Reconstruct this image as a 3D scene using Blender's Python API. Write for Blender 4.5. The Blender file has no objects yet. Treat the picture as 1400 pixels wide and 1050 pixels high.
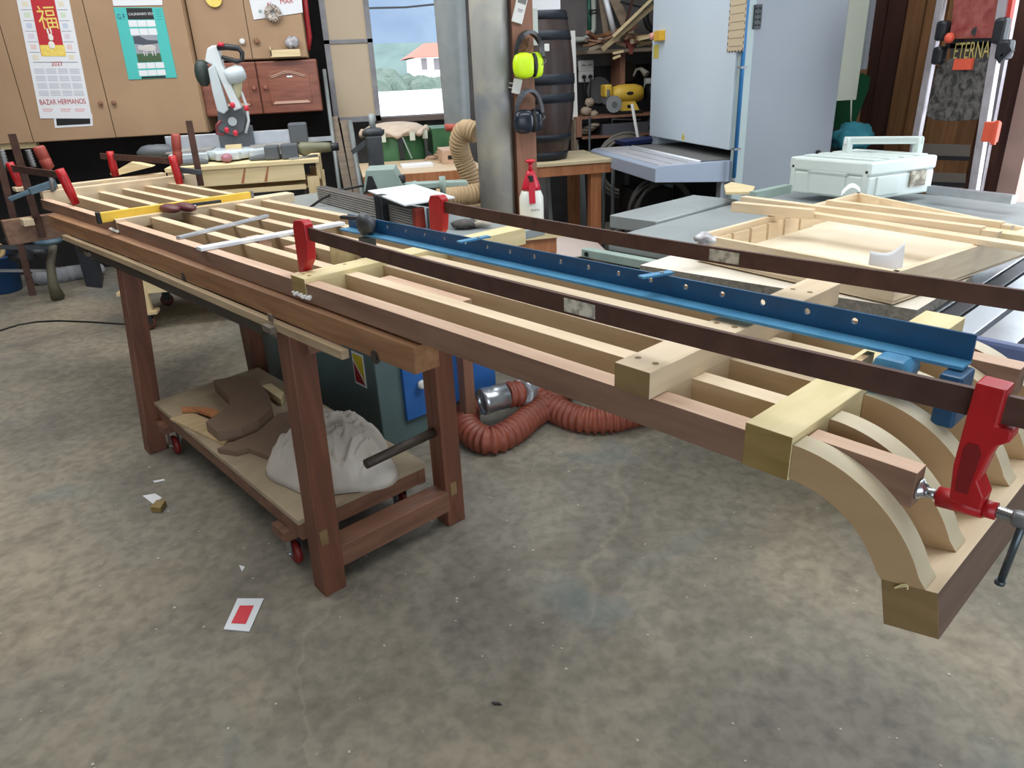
import bpy, math, random
import numpy as np
from mathutils import Vector, Matrix, noise
random.seed(7)
PI = math.pi
sc = bpy.context.scene
COL = sc.collection

# ------------------------------------------------------------ camera (1400 x 1050 frame)
HC = 1.5; FPX = 989.6; PITCH = .408827; ROLL = .046368; YAWC = math.radians(-11.8)
_f = np.array([0, math.cos(PITCH), -math.sin(PITCH)]); _r = np.array([1., 0, 0]); _d = np.cross(_f, _r)
_c, _s = math.cos(ROLL), math.sin(ROLL)
_W = np.array([[math.cos(YAWC), -math.sin(YAWC), 0], [math.sin(YAWC), math.cos(YAWC), 0], [0, 0, 1.]])
CM = np.array([_c*_r+_s*_d, -_s*_r+_c*_d, _f]) @ _W.T
cam = bpy.data.cameras.new('camera'); camo = bpy.data.objects.new('camera', cam); COL.objects.link(camo)
m = Matrix.Identity(4)
for i in range(3):
    m[i][0] = CM[0][i]; m[i][1] = -CM[1][i]; m[i][2] = -CM[2][i]
m[2][3] = HC
camo.matrix_world = m
cam.sensor_fit = 'HORIZONTAL'; cam.sensor_width = 36; cam.lens = FPX/1400*36; cam.clip_start = .02; cam.clip_end = 2000
cam.dof.use_dof = False
sc.camera = camo

# ------------------------------------------------------------ world, lights, exposure
world = bpy.data.worlds.new('world'); sc.world = world; world.use_nodes = True
bg = world.node_tree.nodes['Background']; bg.inputs[0].default_value = (.80, .90, 1, 1); bg.inputs[1].default_value = 2.6
sc.view_settings.view_transform = 'Standard'; sc.view_settings.look = 'None'
sc.view_settings.exposure = 0.30; sc.view_settings.gamma = 1.0; sc.view_settings.use_curve_mapping = False
def area(name, loc, rot, sx, sy, power, col=(1, 1, 1)):
    l = bpy.data.lights.new(name, 'AREA'); l.shape = 'RECTANGLE'; l.size = sx; l.size_y = sy; l.energy = power; l.color = col
    o = bpy.data.objects.new(name, l); o.location = loc; o.rotation_euler = rot; COL.objects.link(o); return o
area('skylight_back', (.4, 4.9, 3.34), (0, 0, 0), 5.2, 1.5, 92, (.93, .97, 1))
area('skylight_middle', (1.9, 1.7, 3.34), (0, 0, 0), 3.2, 1.6, 78, (.93, .97, 1))
area('skylight_left', (-1.6, 3.6, 3.34), (0, 0, 0), 2.2, 3.0, 64, (1, .985, .95))
area('door_daylight', (4.3, 2.7, 1.35), (0, math.radians(90), 0), 1.8, 1.6, 40, (.86, .93, 1))
area('rear_fill', (-1.0, -2.6, 1.7), (math.radians(80), 0, math.radians(0)), 3.5, 2.2, 5, (1, .97, .92))  # unseen fill lamp added behind the camera

# ------------------------------------------------------------ coordinates
FY = math.radians(-60); FCc, FSs = math.cos(FY), math.sin(FY)
def FR(p): return (p[0]*FCc-p[1]*FSs, p[0]*FSs+p[1]*FCc, p[2])          # lattice-frame axes (a along, b across) -> room
def UN(p): return (p[0]*FCc+p[1]*FSs, -p[0]*FSs+p[1]*FCc, p[2])
_cam = np.array([0, 0, HC])
def ray(x, y): return CM.T @ np.array([(x-700)/FPX, (y-525)/FPX, 1])
def WZ(x, y, z=0.):
    d = ray(x, y); return tuple(_cam+d*(z-HC)/d[2])
def WY(x, y, yy):
    d = ray(x, y); return tuple(_cam+d*yy/d[1])
def WX(x, y, xx):
    d = ray(x, y); return tuple(_cam+d*xx/d[0])
def WD(x, y, dist):
    d = ray(x, y); return tuple(_cam+d*dist/math.hypot(d[0], d[1]))
def FZ(x, y, z): return UN(WZ(x, y, z))
def FB(x, y, b):
    n = np.array([-FSs, FCc, 0]); d = ray(x, y); return UN(tuple(_cam+d*b/(d@n)))
def FA(x, y, a):
    n = np.array([FCc, FSs, 0]); d = ray(x, y); return UN(tuple(_cam+d*a/(d@n)))
ZC = (-.00214, .00525, 1.0382)
ZC = np.polyfit([-4.45, -1.76, -.443], [.9756, 1.0222, 1.0353], 2)
def zt(a): return float(np.polyval(ZC, a))
BR = [.82, .924, 1.034, 1.145, 1.25, 1.357]; BL = [.82, .953, 1.083, 1.203, 1.322, 1.445]
def bk(k, a): return BR[k]+(BL[k]-BR[k])*(-.5-a)/2.8

# ------------------------------------------------------------ materials
MATS = {}
def lin(c): return tuple((x/255/12.92 if x/255 <= .04045 else ((x/255+.055)/1.055)**2.4) for x in c)
def mat(name, c, rough=.6, metal=0., c2=None, scale=6., stretch=(1, 1, 1), rotz=0., bump=0., kind='noise', spec=.5, trans=0., detail=5., rand=0., contrast=.25, emit=None, alpha=None):
    if name in MATS: return MATS[name]
    m = bpy.data.materials.new(name); m.use_nodes = True; nt = m.node_tree; N = nt.nodes; L = nt.links
    b = N['Principled BSDF']; b.inputs['Roughness'].default_value = rough; b.inputs['Metallic'].default_value = metal
    b.inputs['Specular IOR Level'].default_value = spec
    c1 = lin(c)+(1,)
    if trans: b.inputs['Transmission Weight'].default_value = trans
    if alpha is not None: b.inputs['Alpha'].default_value = alpha
    if c2 is None: b.inputs['Base Color'].default_value = c1; out = None
    tc = N.new('ShaderNodeTexCoord'); mp = N.new('ShaderNodeMapping'); mp.inputs['Rotation'].default_value = (0, 0, rotz); mp.inputs['Scale'].default_value = stretch
    # rotate first, then stretch along the grain
    mp.vector_type = 'POINT'
    rot = N.new('ShaderNodeVectorRotate'); rot.rotation_type = 'Z_AXIS'; rot.inputs['Angle'].default_value = rotz
    mp.inputs['Rotation'].default_value = (0, 0, 0)
    L.new(tc.outputs['Object'], rot.inputs['Vector']); L.new(rot.outputs[0], mp.inputs['Vector'])
    nz = N.new('ShaderNodeTexNoise'); nz.inputs['Scale'].default_value = scale; nz.inputs['Detail'].default_value = detail
    nz.inputs['Distortion'].default_value = .6
    L.new(mp.outputs[0], nz.inputs['Vector'])
    if c2 is not None:
        rp = N.new('ShaderNodeValToRGB'); rp.color_ramp.elements[0].position = .5-contrast; rp.color_ramp.elements[1].position = .5+contrast
        rp.color_ramp.elements[0].color = c1; rp.color_ramp.elements[1].color = lin(c2)+(1,)
        L.new(nz.outputs['Fac'], rp.inputs[0]); out = rp.outputs[0]
        if rand:
            oi = N.new('ShaderNodeObjectInfo'); hs = N.new('ShaderNodeHueSaturation'); mr = N.new('ShaderNodeMapRange')
            mr.inputs['To Min'].default_value = 1-rand; mr.inputs['To Max'].default_value = 1+rand
            L.new(oi.outputs['Random'], mr.inputs[0]); L.new(mr.outputs[0], hs.inputs['Value']); L.new(out, hs.inputs['Color']); out = hs.outputs[0]
        L.new(out, b.inputs['Base Color'])
    if bump:
        bp = N.new('ShaderNodeBump'); bp.inputs['Strength'].default_value = bump; bp.inputs['Distance'].default_value = .004
        L.new(nz.outputs['Fac'], bp.inputs['Height']); L.new(bp.outputs[0], b.inputs['Normal'])
    if emit:
        b.inputs['Emission Color'].default_value = lin(emit[:3])+(1,); b.inputs['Emission Strength'].default_value = emit[3]
    MATS[name] = m; return m
G = 60*PI/180
def wood(name, c, c2, d='a', rough=.55, sc_=3., rand=.06, bump=.15, st=11):
    s = {'a': (1, st, st), 'b': (st, 1, st), 'x': (1, st, st), 'y': (st, 1, st), 'z': (st, st, 1)}[d]
    return mat(name, c, rough, c2=c2, scale=sc_, stretch=s, rotz=G if d in 'ab' else 0, bump=bump, rand=rand, contrast=.22)
w_a = wood('pale_wood_along', (204, 182, 150), (226, 206, 176), 'a')
w_b = wood('pale_wood_across', (206, 184, 152), (228, 208, 178), 'b')
w_y = wood('yellow_wood_across', (208, 192, 140), (232, 216, 172), 'b')
w_end = wood('end_grain', (120, 98, 50), (160, 136, 84), 'a', sc_=5, st=4)
w_end2 = wood('end_grain_brown', (112, 88, 56), (142, 116, 78), 'a', sc_=5, st=4)
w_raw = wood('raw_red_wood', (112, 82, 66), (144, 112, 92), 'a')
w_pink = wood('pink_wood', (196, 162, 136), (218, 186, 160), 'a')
w_arc = wood('arc_wood', (196, 182, 150), (214, 202, 174), 'a', st=4)
w_side = wood('shaded_side_faces', (190, 162, 126), (208, 184, 150), 'a')  # rail sides darkened in colour to hold the shade beside their lit tops
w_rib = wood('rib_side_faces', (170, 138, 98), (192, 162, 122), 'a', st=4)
w_wal = wood('walnut_face', (98, 78, 68), (124, 100, 86), 'b')
w_red = wood('bench_red_wood', (84, 50, 36), (120, 74, 54), 'z', st=9)
w_redb = wood('bench_red_across', (96, 64, 48), (128, 90, 70), 'b', st=9)
w_beam = wood('bench_pine_beam', (118, 80, 52), (152, 112, 78), 'a', sc_=4)
w_batten = wood('dusty_batten', (150, 128, 98), (186, 164, 132), 'a')
w_dark = wood('dark_old_wood', (44, 36, 28), (66, 54, 44), 'a')
w_ply = mat('dusty_plywood', (136, 120, 98), .8, c2=(176, 160, 134), scale=5, bump=.1)
w_post = wood('post_wood', (122, 84, 66), (150, 106, 84), 'z')
w_or = wood('orange_wood', (158, 98, 60), (186, 124, 82), 'z')
w_pine = wood('bright_pine', (214, 192, 146), (234, 214, 170), 'x')
w_pinez = wood('bright_pine_upright', (212, 188, 142), (232, 210, 164), 'z')
w_mdf = mat('brown_hardboard', (158, 128, 100), .62, c2=(174, 144, 114), scale=2.2, contrast=.3, spec=.35)
w_bord = wood('bordeaux_cabinet', (112, 62, 46), (148, 90, 68), 'x', rough=.35)
w_plank = wood('brown_planks', (112, 74, 46), (150, 108, 72), 'z', sc_=2)
w_plankd = wood('dark_planks', (58, 34, 28), (84, 52, 42), 'z', sc_=2)
w_old = wood('grey_old_wood', (120, 104, 88), (150, 132, 112), 'x', rand=.2)
w_mdfp = mat('template_brown', (104, 84, 68), .6, c2=(124, 100, 82), scale=4)
white_p = mat('white_panel', (226, 226, 226), .5, c2=(240, 240, 240), scale=3)
paper = mat('white_paper', (224, 226, 230), .7)
steel = mat('dull_steel', (120, 122, 124), .45, .6, c2=(150, 152, 154), scale=8)
chrome = mat('bright_steel', (190, 194, 198), .25, .9)
rust = mat('rusty_brown_steel', (70, 48, 42), .55, .35, c2=(98, 70, 60), scale=14, bump=.1)
red_p = mat('red_clamp_paint', (186, 26, 32), .38, c2=(160, 18, 26), scale=20)
blue_p = mat('blue_clamp_paint', (16, 62, 98), .42, c2=(26, 84, 124), scale=12, contrast=.35)
blue_l = mat('light_and_lit_blue', (58, 124, 166), .5, c2=(84, 150, 190), scale=16)  # light blue of tabs and jaw; also paints the flat flange as top-lit
black = mat('black_rubber', (22, 22, 24), .5)
blackm = mat('black_plastic', (34, 36, 40), .35)
cast = mat('cast_iron_table', (134, 142, 144), .42, .3, c2=(168, 174, 174), scale=3, contrast=.3)
castd = mat('dark_casting', (52, 56, 60), .5, .3, c2=(76, 80, 84), scale=12)
alu = mat('aluminium', (168, 174, 182), .35, .75, c2=(196, 200, 206), scale=10)
aluw = mat('white_aluminium', (222, 226, 232), .4, .1)
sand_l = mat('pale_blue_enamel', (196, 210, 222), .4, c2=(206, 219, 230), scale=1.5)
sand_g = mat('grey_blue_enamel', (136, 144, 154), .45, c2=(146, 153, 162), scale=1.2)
green_m = mat('grey_green_enamel', (136, 156, 148), .45, c2=(156, 174, 166), scale=6)
green_d = mat('dark_green_enamel', (50, 98, 60), .5, c2=(74, 118, 78), scale=9)
teal_m = mat('teal_grey_enamel', (84, 104, 106), .5, c2=(98, 118, 118), scale=4)
blue_d = mat('blue_door_enamel', (40, 96, 168), .45, c2=(52, 108, 178), scale=4)
galv = mat('galvanised_duct', (128, 136, 138), .5, .15, c2=(160, 166, 166), scale=9, contrast=.4)
duct = mat('mottled_grey_duct', (118, 128, 144), .5, .1, c2=(186, 182, 168), scale=3.2, contrast=.2)
tan_h = mat('dusty_tan_hose', (164, 138, 104), .7, c2=(188, 162, 126), scale=6)
hose_m = mat('red_brown_hose', (118, 58, 42), .5, c2=(152, 80, 60), scale=8)
foil = mat('silver_foil_tape', (170, 176, 182), .28, .8, c2=(200, 204, 208), scale=20, bump=.5)
cloth = mat('dusty_white_cloth', (176, 168, 158), .9, c2=(202, 194, 184), scale=6, bump=.3)
cloth_t = mat('teal_cloth', (36, 112, 128), .85, c2=(66, 150, 166), scale=8, bump=.3)
cloth_b = mat('beige_bag_cloth', (196, 176, 156), .9, c2=(222, 204, 186), scale=8, bump=.2)
fluo = mat('fluorescent_yellow', (206, 244, 24), .4)
yellow = mat('yellow_paint', (226, 186, 62), .45, c2=(236, 198, 80), scale=9)
yel_g = mat('yellow_grinder', (206, 166, 52), .45, c2=(224, 186, 74), scale=9)
orange = mat('orange_red_plastic', (222, 92, 66), .5)
bucket_m = mat('blue_bucket', (20, 58, 98), .45)
tool_w = mat('white_toolbox', (196, 207, 203), .42, c2=(207, 216, 212), scale=2)
tool_s = mat('toolbox_darker', (176, 186, 182), .5)  # slightly darker tone for the seam, lip and handle grooves
white_e = mat('white_plastic', (222, 222, 218), .45)
cream = mat('cream_panel', (206, 212, 196), .5)
dgreen = mat('green_board', (14, 84, 50), .55)
barrel_w = wood('barrel_staves', (38, 27, 25), (66, 47, 40), 'z', st=8, rough=.4)
hoop = mat('black_hoop', (36, 40, 48), .45, .5)
wallm = mat('dark_stone_wall', (66, 64, 66), .9, c2=(104, 100, 98), scale=3, bump=.4)
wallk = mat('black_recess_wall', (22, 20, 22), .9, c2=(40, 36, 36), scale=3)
glassy = mat('frosted_pane', (176, 158, 132), .35, c2=(192, 174, 148), scale=1.2)
greyfr = mat('grey_window_frame', (118, 118, 124), .6, c2=(146, 146, 150), scale=8)
ladder_m = mat('ladder_aluminium', (176, 170, 176), .4, .4, c2=(206, 200, 204), scale=12)
ladd_b = mat('speckled_black_step', (44, 42, 42), .7, c2=(104, 100, 96), scale=26, contrast=.12, detail=8)
redold = mat('worn_red_platform', (132, 52, 48), .6, c2=(164, 92, 84), scale=12, contrast=.15)
pinkfr = mat('pink_grey_door_frame', (176, 146, 136), .6)
glue = mat('white_glue', (236, 236, 232), .4)

def floor_mat():
    m = bpy.data.materials.new('worn_concrete'); m.use_nodes = True; nt = m.node_tree; N = nt.nodes; L = nt.links; b = N['Principled BSDF']
    tc = N.new('ShaderNodeTexCoord')
    def nz(s, d=6., dist=0.):
        n = N.new('ShaderNodeTexNoise'); n.inputs['Scale'].default_value = s; n.inputs['Detail'].default_value = d; n.inputs['Distortion'].default_value = dist; L.new(tc.outputs['Object'], n.inputs['Vector']); return n
    def ramp(fac, stops):
        r = N.new('ShaderNodeValToRGB'); e = r.color_ramp.elements
        while len(e) < len(stops): e.new(.5)
        for i, (p, c) in enumerate(stops): e[i].position = p; e[i].color = lin(c)+(1,) if len(c) == 3 else c
        L.new(fac, r.inputs[0]); return r
    def mix(a, bb, f, mode='MIX'):
        x = N.new('ShaderNodeMix'); x.data_type = 'RGBA'; x.blend_type = mode
        L.new(a, x.inputs[6]); L.new(bb, x.inputs[7])
        if isinstance(f, float): x.inputs[0].default_value = f
        else: L.new(f, x.inputs[0])
        return x.outputs[2]
    base = ramp(nz(.9, 8, .8).outputs[0], [(.34, (118, 114, 107)), (.47, (135, 130, 120)), (.6, (150, 142, 128)), (.72, (162, 152, 134))])
    fine = ramp(nz(26, 9, .2).outputs[0], [(.3, (120, 118, 112)), (.62, (196, 194, 188))])
    c = mix(base.outputs[0], fine.outputs[0], .45, 'OVERLAY')
    dirt = ramp(nz(2.6, 7, 1.2).outputs[0], [(.50, (0, 0, 0)), (.66, (255, 255, 255))])
    dk = N.new('ShaderNodeRGB'); dk.outputs[0].default_value = lin((88, 80, 68))+(1,)
    sc1 = N.new('ShaderNodeMath'); sc1.operation = 'MULTIPLY'; sc1.inputs[1].default_value = .3; L.new(dirt.outputs[0], sc1.inputs[0])
    c = mix(c, dk.outputs[0], sc1.outputs[0])
    # blue-green and pink paint stains
    st = ramp(nz(1.7, 5, .4).outputs['Color'], [(.0, (0, 0, 0)), (1., (255, 255, 255))])
    n2 = nz(2.1, 6, .6); mp = N.new('ShaderNodeMapping'); mp.inputs['Location'].default_value = (3.3, 1.7, 0); L.new(tc.outputs['Object'], mp.inputs[0]); L.new(mp.outputs[0], n2.inputs['Vector'])
    r2 = ramp(n2.outputs[0], [(.62, (0, 0, 0)), (.70, (255, 255, 255))])
    s2 = N.new('ShaderNodeMath'); s2.operation = 'MULTIPLY'; s2.inputs[1].default_value = .3; L.new(r2.outputs[0], s2.inputs[0])
    tl = N.new('ShaderNodeRGB'); tl.outputs[0].default_value = lin((96, 118, 122))+(1,)
    c = mix(c, tl.outputs[0], s2.outputs[0])
    # cracks
    vo = N.new('ShaderNodeTexVoronoi'); vo.feature = 'DISTANCE_TO_EDGE'; vo.inputs['Scale'].default_value = .55
    nd = nz(2.2, 6); md = N.new('ShaderNodeVectorMath'); md.operation = 'MULTIPLY_ADD'; L.new(nd.outputs['Color'], md.inputs[0]); md.inputs[1].default_value = (.7, .7, 0); L.new(tc.outputs['Object'], md.inputs[2]); L.new(md.outputs[0], vo.inputs['Vector'])
    rc = ramp(vo.outputs['Distance'], [(.0, (255, 255, 255)), (.006, (0, 0, 0))])
    s3 = N.new('ShaderNodeMath'); s3.operation = 'MULTIPLY'; s3.inputs[1].default_value = .2; L.new(rc.outputs[0], s3.inputs[0])
    ck = N.new('ShaderNodeRGB'); ck.outputs[0].default_value = lin((172, 162, 146))+(1,)
    c = mix(c, ck.outputs[0], s3.outputs[0])
    L.new(c, b.inputs['Base Color']); b.inputs['Roughness'].default_value = .82; b.inputs['Specular IOR Level'].default_value = .3
    bp = N.new('ShaderNodeBump'); bp.inputs['Strength'].default_value = .35; bp.inputs['Distance'].default_value = .006
    L.new(nz(18, 8).outputs[0], bp.inputs['Height']); L.new(bp.outputs[0], b.inputs['Normal'])
    return m
concrete = floor_mat()

# ------------------------------------------------------------ mesh helpers
def perp(d):
    d = Vector(d).normalized(); u = Vector((0, 0, 1)) if abs(d.z) < .9 else Vector((1, 0, 0))
    s = d.cross(u).normalized(); return s, s.cross(d).normalized()
class MB:
    def __init__(s, tf=None): s.v = []; s.f = []; s.mi = []; s.sm = []; s.tf = tf; s.cur = 0; s.smooth = False
    def pts(s, P):
        i = len(s.v)
        for p in P: s.v.append(tuple(s.tf(p)) if s.tf else tuple(p))
        return i
    def face(s, *ix): s.f.append(tuple(ix)); s.mi.append(s.cur); s.sm.append(s.smooth)
    def hexa(s, P, mats=None):
        """8 points: bottom 0-3 round, top 4-7 above them. mats = (bottom, top, side01, side12, side23, side30)"""
        i = s.pts(P); q = [(3, 2, 1, 0), (4, 5, 6, 7), (0, 1, 5, 4), (1, 2, 6, 5), (2, 3, 7, 6), (3, 0, 4, 7)]
        for k, g in enumerate(q):
            c = s.cur
            if mats: s.cur = mats[k]
            s.face(*[i+j for j in g]); s.cur = c
        return s
    def box(s, a, b, mats=None):
        x0, y0, z0 = a; x1, y1, z1 = b
        return s.hexa([(x0, y0, z0), (x1, y0, z0), (x1, y1, z0), (x0, y1, z0), (x0, y0, z1), (x1, y0, z1), (x1, y1, z1), (x0, y1, z1)], mats)
    def bar(s, p, q, w, h, up=(0, 0, 1)):
        p = Vector(p); q = Vector(q); d = (q-p).normalized(); sd = d.cross(Vector(up))
        if sd.length < 1e-4: sd = d.cross(Vector((1, 0, 0)))
        sd.normalize(); u = sd.cross(d).normalized(); sd = sd*w/2; u = u*h/2
        return s.hexa([p-sd-u, q-sd-u, q+sd-u, p+sd-u, p-sd+u, q-sd+u, q+sd+u, p+sd+u])
    def prism(s, loop, ext, endmat=None, sidemats=None):
        n = len(loop); ext = Vector(ext); i = s.pts(loop); j = s.pts([Vector(p)+ext for p in loop]); c = s.cur
        if endmat is not None: s.cur = endmat
        s.face(*[i+k for k in range(n)][::-1]); s.face(*[j+k for k in range(n)]); s.cur = c
        for k in range(n):
            k2 = (k+1) % n
            if sidemats: s.cur = sidemats[k]
            s.face(i+k, i+k2, j+k2, j+k)
        s.cur = c; return s
    def tube(s, P, r, n=10, cap=True):
        P = [Vector(p) for p in P]; R = r if isinstance(r, (list, tuple)) else [r]*len(P); sm = s.smooth
        d = (P[1]-P[0]); su, sv = perp(d); rings = []
        for k, p in enumerate(P):
            t = (P[min(k+1, len(P)-1)]-P[max(k-1, 0)]).normalized()
            su = (su-t*su.dot(t))
            if su.length < 1e-5: su = perp(t)[0]
            su.normalize(); sv = t.cross(su)
            rings.append(s.pts([p+(su*math.cos(2*PI*j/n)+sv*math.sin(2*PI*j/n))*R[k] for j in range(n)]))
        s.smooth = True
        for a, b in zip(rings, rings[1:]):
            for j in range(n): s.face(a+j, a+(j+1) % n, b+(j+1) % n, b+j)
        s.smooth = sm
        if cap: s.face(*[rings[0]+j for j in range(n)][::-1]); s.face(*[rings[-1]+j for j in range(n)])
        return s
    def cyl(s, p, q, r, n=16, r2=None): return s.tube([p, q], [r, r if r2 is None else r2], n)
    def lathe(s, o, ax, prof, n=24, sx=1.):
        o = Vector(o); ax = Vector(ax).normalized(); u, v = perp(ax); sm = s.smooth; rings = []
        for r, h in prof: rings.append(s.pts([o+ax*h+(u*math.cos(2*PI*j/n)*sx+v*math.sin(2*PI*j/n))*max(r, 1e-4) for j in range(n)]))
        s.smooth = True
        for a, b in zip(rings, rings[1:]):
            for j in range(n): s.face(a+j, a+(j+1) % n, b+(j+1) % n, b+j)
        s.smooth = sm
        s.face(*[rings[0]+j for j in range(n)][::-1]); s.face(*[rings[-1]+j for j in range(n)])
        return s
    def ball(s, c, rx, ry, rz, n=14, fn=None):
        c = Vector(c); rings = []; sm = s.smooth
        for k in range(1, n):
            t = PI*k/n; R = []
            for j in range(n*2):
                ph = PI*j/n; d = Vector((math.sin(t)*math.cos(ph), math.sin(t)*math.sin(ph), math.cos(t)))
                g = fn(d) if fn else 1.; R.append(c+Vector((d.x*rx, d.y*ry, d.z*rz))*g)
            rings.append(s.pts(R))
        s.smooth = True; m_ = n*2
        for a, b in zip(rings, rings[1:]):
            for j in range(m_): s.face(a+j, a+(j+1) % m_, b+(j+1) % m_, b+j)
        s.face(*[rings[0]+j for j in range(m_)][::-1]); s.face(*[rings[-1]+j for j in range(m_)]); s.smooth = sm
        return s
    def grid(s, fn, nu, nv):
        i = s.pts([fn(u/nu, v/nv) for v in range(nv+1) for u in range(nu+1)]); sm = s.smooth; s.smooth = True
        for v in range(nv):
            for u in range(nu): k = i+v*(nu+1)+u; s.face(k, k+1, k+nu+2, k+nu+1)
        s.smooth = sm; return s
def root_of(o):
    while o.parent: o = o.parent
    return o
def obj(name, mb, mats, parent=None, bevel=0., solid=0., sub=0, recalc=True):
    me = bpy.data.meshes.new(name); org = Vector(root_of(parent).location) if parent else None
    vs = [Vector(p) for p in mb.v]
    if org is None:
        lo = Vector([min(p[i] for p in vs) for i in range(3)]); hi = Vector([max(p[i] for p in vs) for i in range(3)])
        org = Vector(((lo.x+hi.x)/2, (lo.y+hi.y)/2, lo.z))
    me.from_pydata([p-org for p in vs], [], mb.f)
    if not isinstance(mats, (list, tuple)): mats = [mats]
    for m_ in mats: me.materials.append(m_)
    me.polygons.foreach_set('material_index', mb.mi); me.polygons.foreach_set('use_smooth', mb.sm)
    if recalc:
        import bmesh
        bm = bmesh.new(); bm.from_mesh(me); bmesh.ops.recalc_face_normals(bm, faces=bm.faces); bm.to_mesh(me); bm.free()
    me.validate(); me.update()
    o = bpy.data.objects.new(name, me); COL.objects.link(o)
    if parent: o.parent = parent
    else: o.location = org
    if bevel:
        b = o.modifiers.new('bevel', 'BEVEL'); b.width = bevel; b.segments = 2; b.limit_method = 'ANGLE'; b.angle_limit = math.radians(40)
    if solid:
        b = o.modifiers.new('solid', 'SOLIDIFY'); b.thickness = solid; b.offset = 0
    if sub:
        b = o.modifiers.new('sub', 'SUBSURF'); b.levels = b.render_levels = sub
    return o
def tag(o, label, cat, group=None, kind=None):
    o['label'] = label; o['category'] = cat
    if group: o['group'] = group
    if kind: o['kind'] = kind
    return o
def thing(name, label, cat, loc, group=None):
    o = bpy.data.objects.new(name, None); o.empty_display_size = .05; COL.objects.link(o); o.location = loc
    return tag(o, label, cat, group)
def single(name, mb, mats, label, cat, group=None, **k):
    return tag(obj(name, mb, mats, **k), label, cat, group)
def struct(name, mb, mats, **k):
    o = obj(name, mb, mats, **k)
    if not o.parent: o['kind'] = 'structure'
    return o
def copy_tree(o, parent=None):
    c = o.copy(); COL.objects.link(c)
    if parent: c.parent = parent
    for ch in [x for x in COL.objects if x.parent == o]: copy_tree(ch, c)
    return c
def text(name, s, o, right, up, size, m_, parent, fit=None, ext=.0006, bold=0.):
    """flat lettering at lower-left corner o; fit = full width"""
    cu = bpy.data.curves.new('t', 'FONT'); cu.body = s; cu.size = 1.; cu.extrude = 0; cu.offset = bold
    to = bpy.data.objects.new('t', cu); me = bpy.data.meshes.new_from_object(to)
    right = Vector(right).normalized(); up = Vector(up).normalized(); nrm = right.cross(up)
    xs = [v.co.x for v in me.vertices] or [0]; w = max(xs)-min(xs); x0 = min(xs); k = size; kx = (fit/w if fit and w else size)
    org = Vector(root_of(parent).location)
    for v in me.vertices: v.co = Vector(o)+right*((v.co.x-x0)*kx)+up*(v.co.y*k)+nrm*ext-org
    me.materials.clear(); me.materials.append(m_)
    ob = bpy.data.objects.new(name, me); COL.objects.link(ob); ob.parent = parent
    bpy.data.objects.remove(to); return ob
V3 = Vector

# ============================================================ THE SETTING
struct('floor', MB().box((-4.6, -3.6, -.1), (4.0, 7.4, 0)), concrete)
wb = MB(); wx0, wx1, wz0, wz1 = .36, 1.12, 1.15, 2.7
wb.box((-4.6, 7.25, 0), (wx0, 7.4, 3.4)); wb.box((wx1, 7.25, 0), (4.0, 7.4, 3.4)); wb.box((wx0, 7.25, 0), (wx1, 7.4, wz0)); wb.box((wx0, 7.25, wz1), (wx1, 7.4, 3.4))
struct('wall_back', wb, wallm)
struct('wall_left', MB().box((-4.75, -3.6, 0), (-4.6, 7.4, 3.4)), wallm)
wr = MB(); dy0, dy1 = 1.9, 3.66
wr.box((4.0, -3.6, 0), (4.12, dy0, 3.4)); wr.box((4.0, dy1, 0), (4.12, 7.4, 3.4)); wr.box((4.0, dy0, 2.4), (4.12, dy1, 3.4))
struct('wall_right', wr, wallm)
fw = MB(); fw.box((-4.6, -3.75, 0), (-3, -3.6, 3.4)); fw.box((2.6, -3.75, 0), (4.0, -3.6, 3.4)); fw.box((-3, -3.75, 2.7), (2.6, -3.6, 3.4))
struct('wall_front', fw, wallm)
struct('ceiling', MB().box((-4.75, -3.75, 3.4), (4.12, 7.4, 3.5)), mat('ceiling_boards', (150, 140, 124), .8))
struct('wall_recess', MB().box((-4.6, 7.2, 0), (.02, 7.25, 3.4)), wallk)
# window hole frame and its open leaf
wf = MB()
wf.box((wx0-.02, 7.17, wz0-.045), (wx1+.03, 7.3, wz0)); wf.box((wx0-.05, 7.18, wz0), (wx0, 7.28, wz1)); wf.box((wx1, 7.18, wz0), (wx1+.05, 7.28, wz1)); wf.box((wx0-.05, 7.18, wz1), (wx1+.05, 7.28, wz1+.05))
struct('window_1', wf, mat('brown_grey_sill', (112, 96, 90), .7))
# door post at the right
dp = MB()
dp.box((3.9, 3.66, 0), (4.14, 3.74, 2.4)); dp.box((3.9, 3.74, 0), (3.96, 3.80, 2.4))
struct('trim_1', dp, pinkfr)
# yard outside
yd = MB(); yd.box((4.12, -8, -.12), (30, 30, -.02)); struct('floor_yard', yd, mat('bright_yard_concrete', (196, 196, 200), .8))

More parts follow.
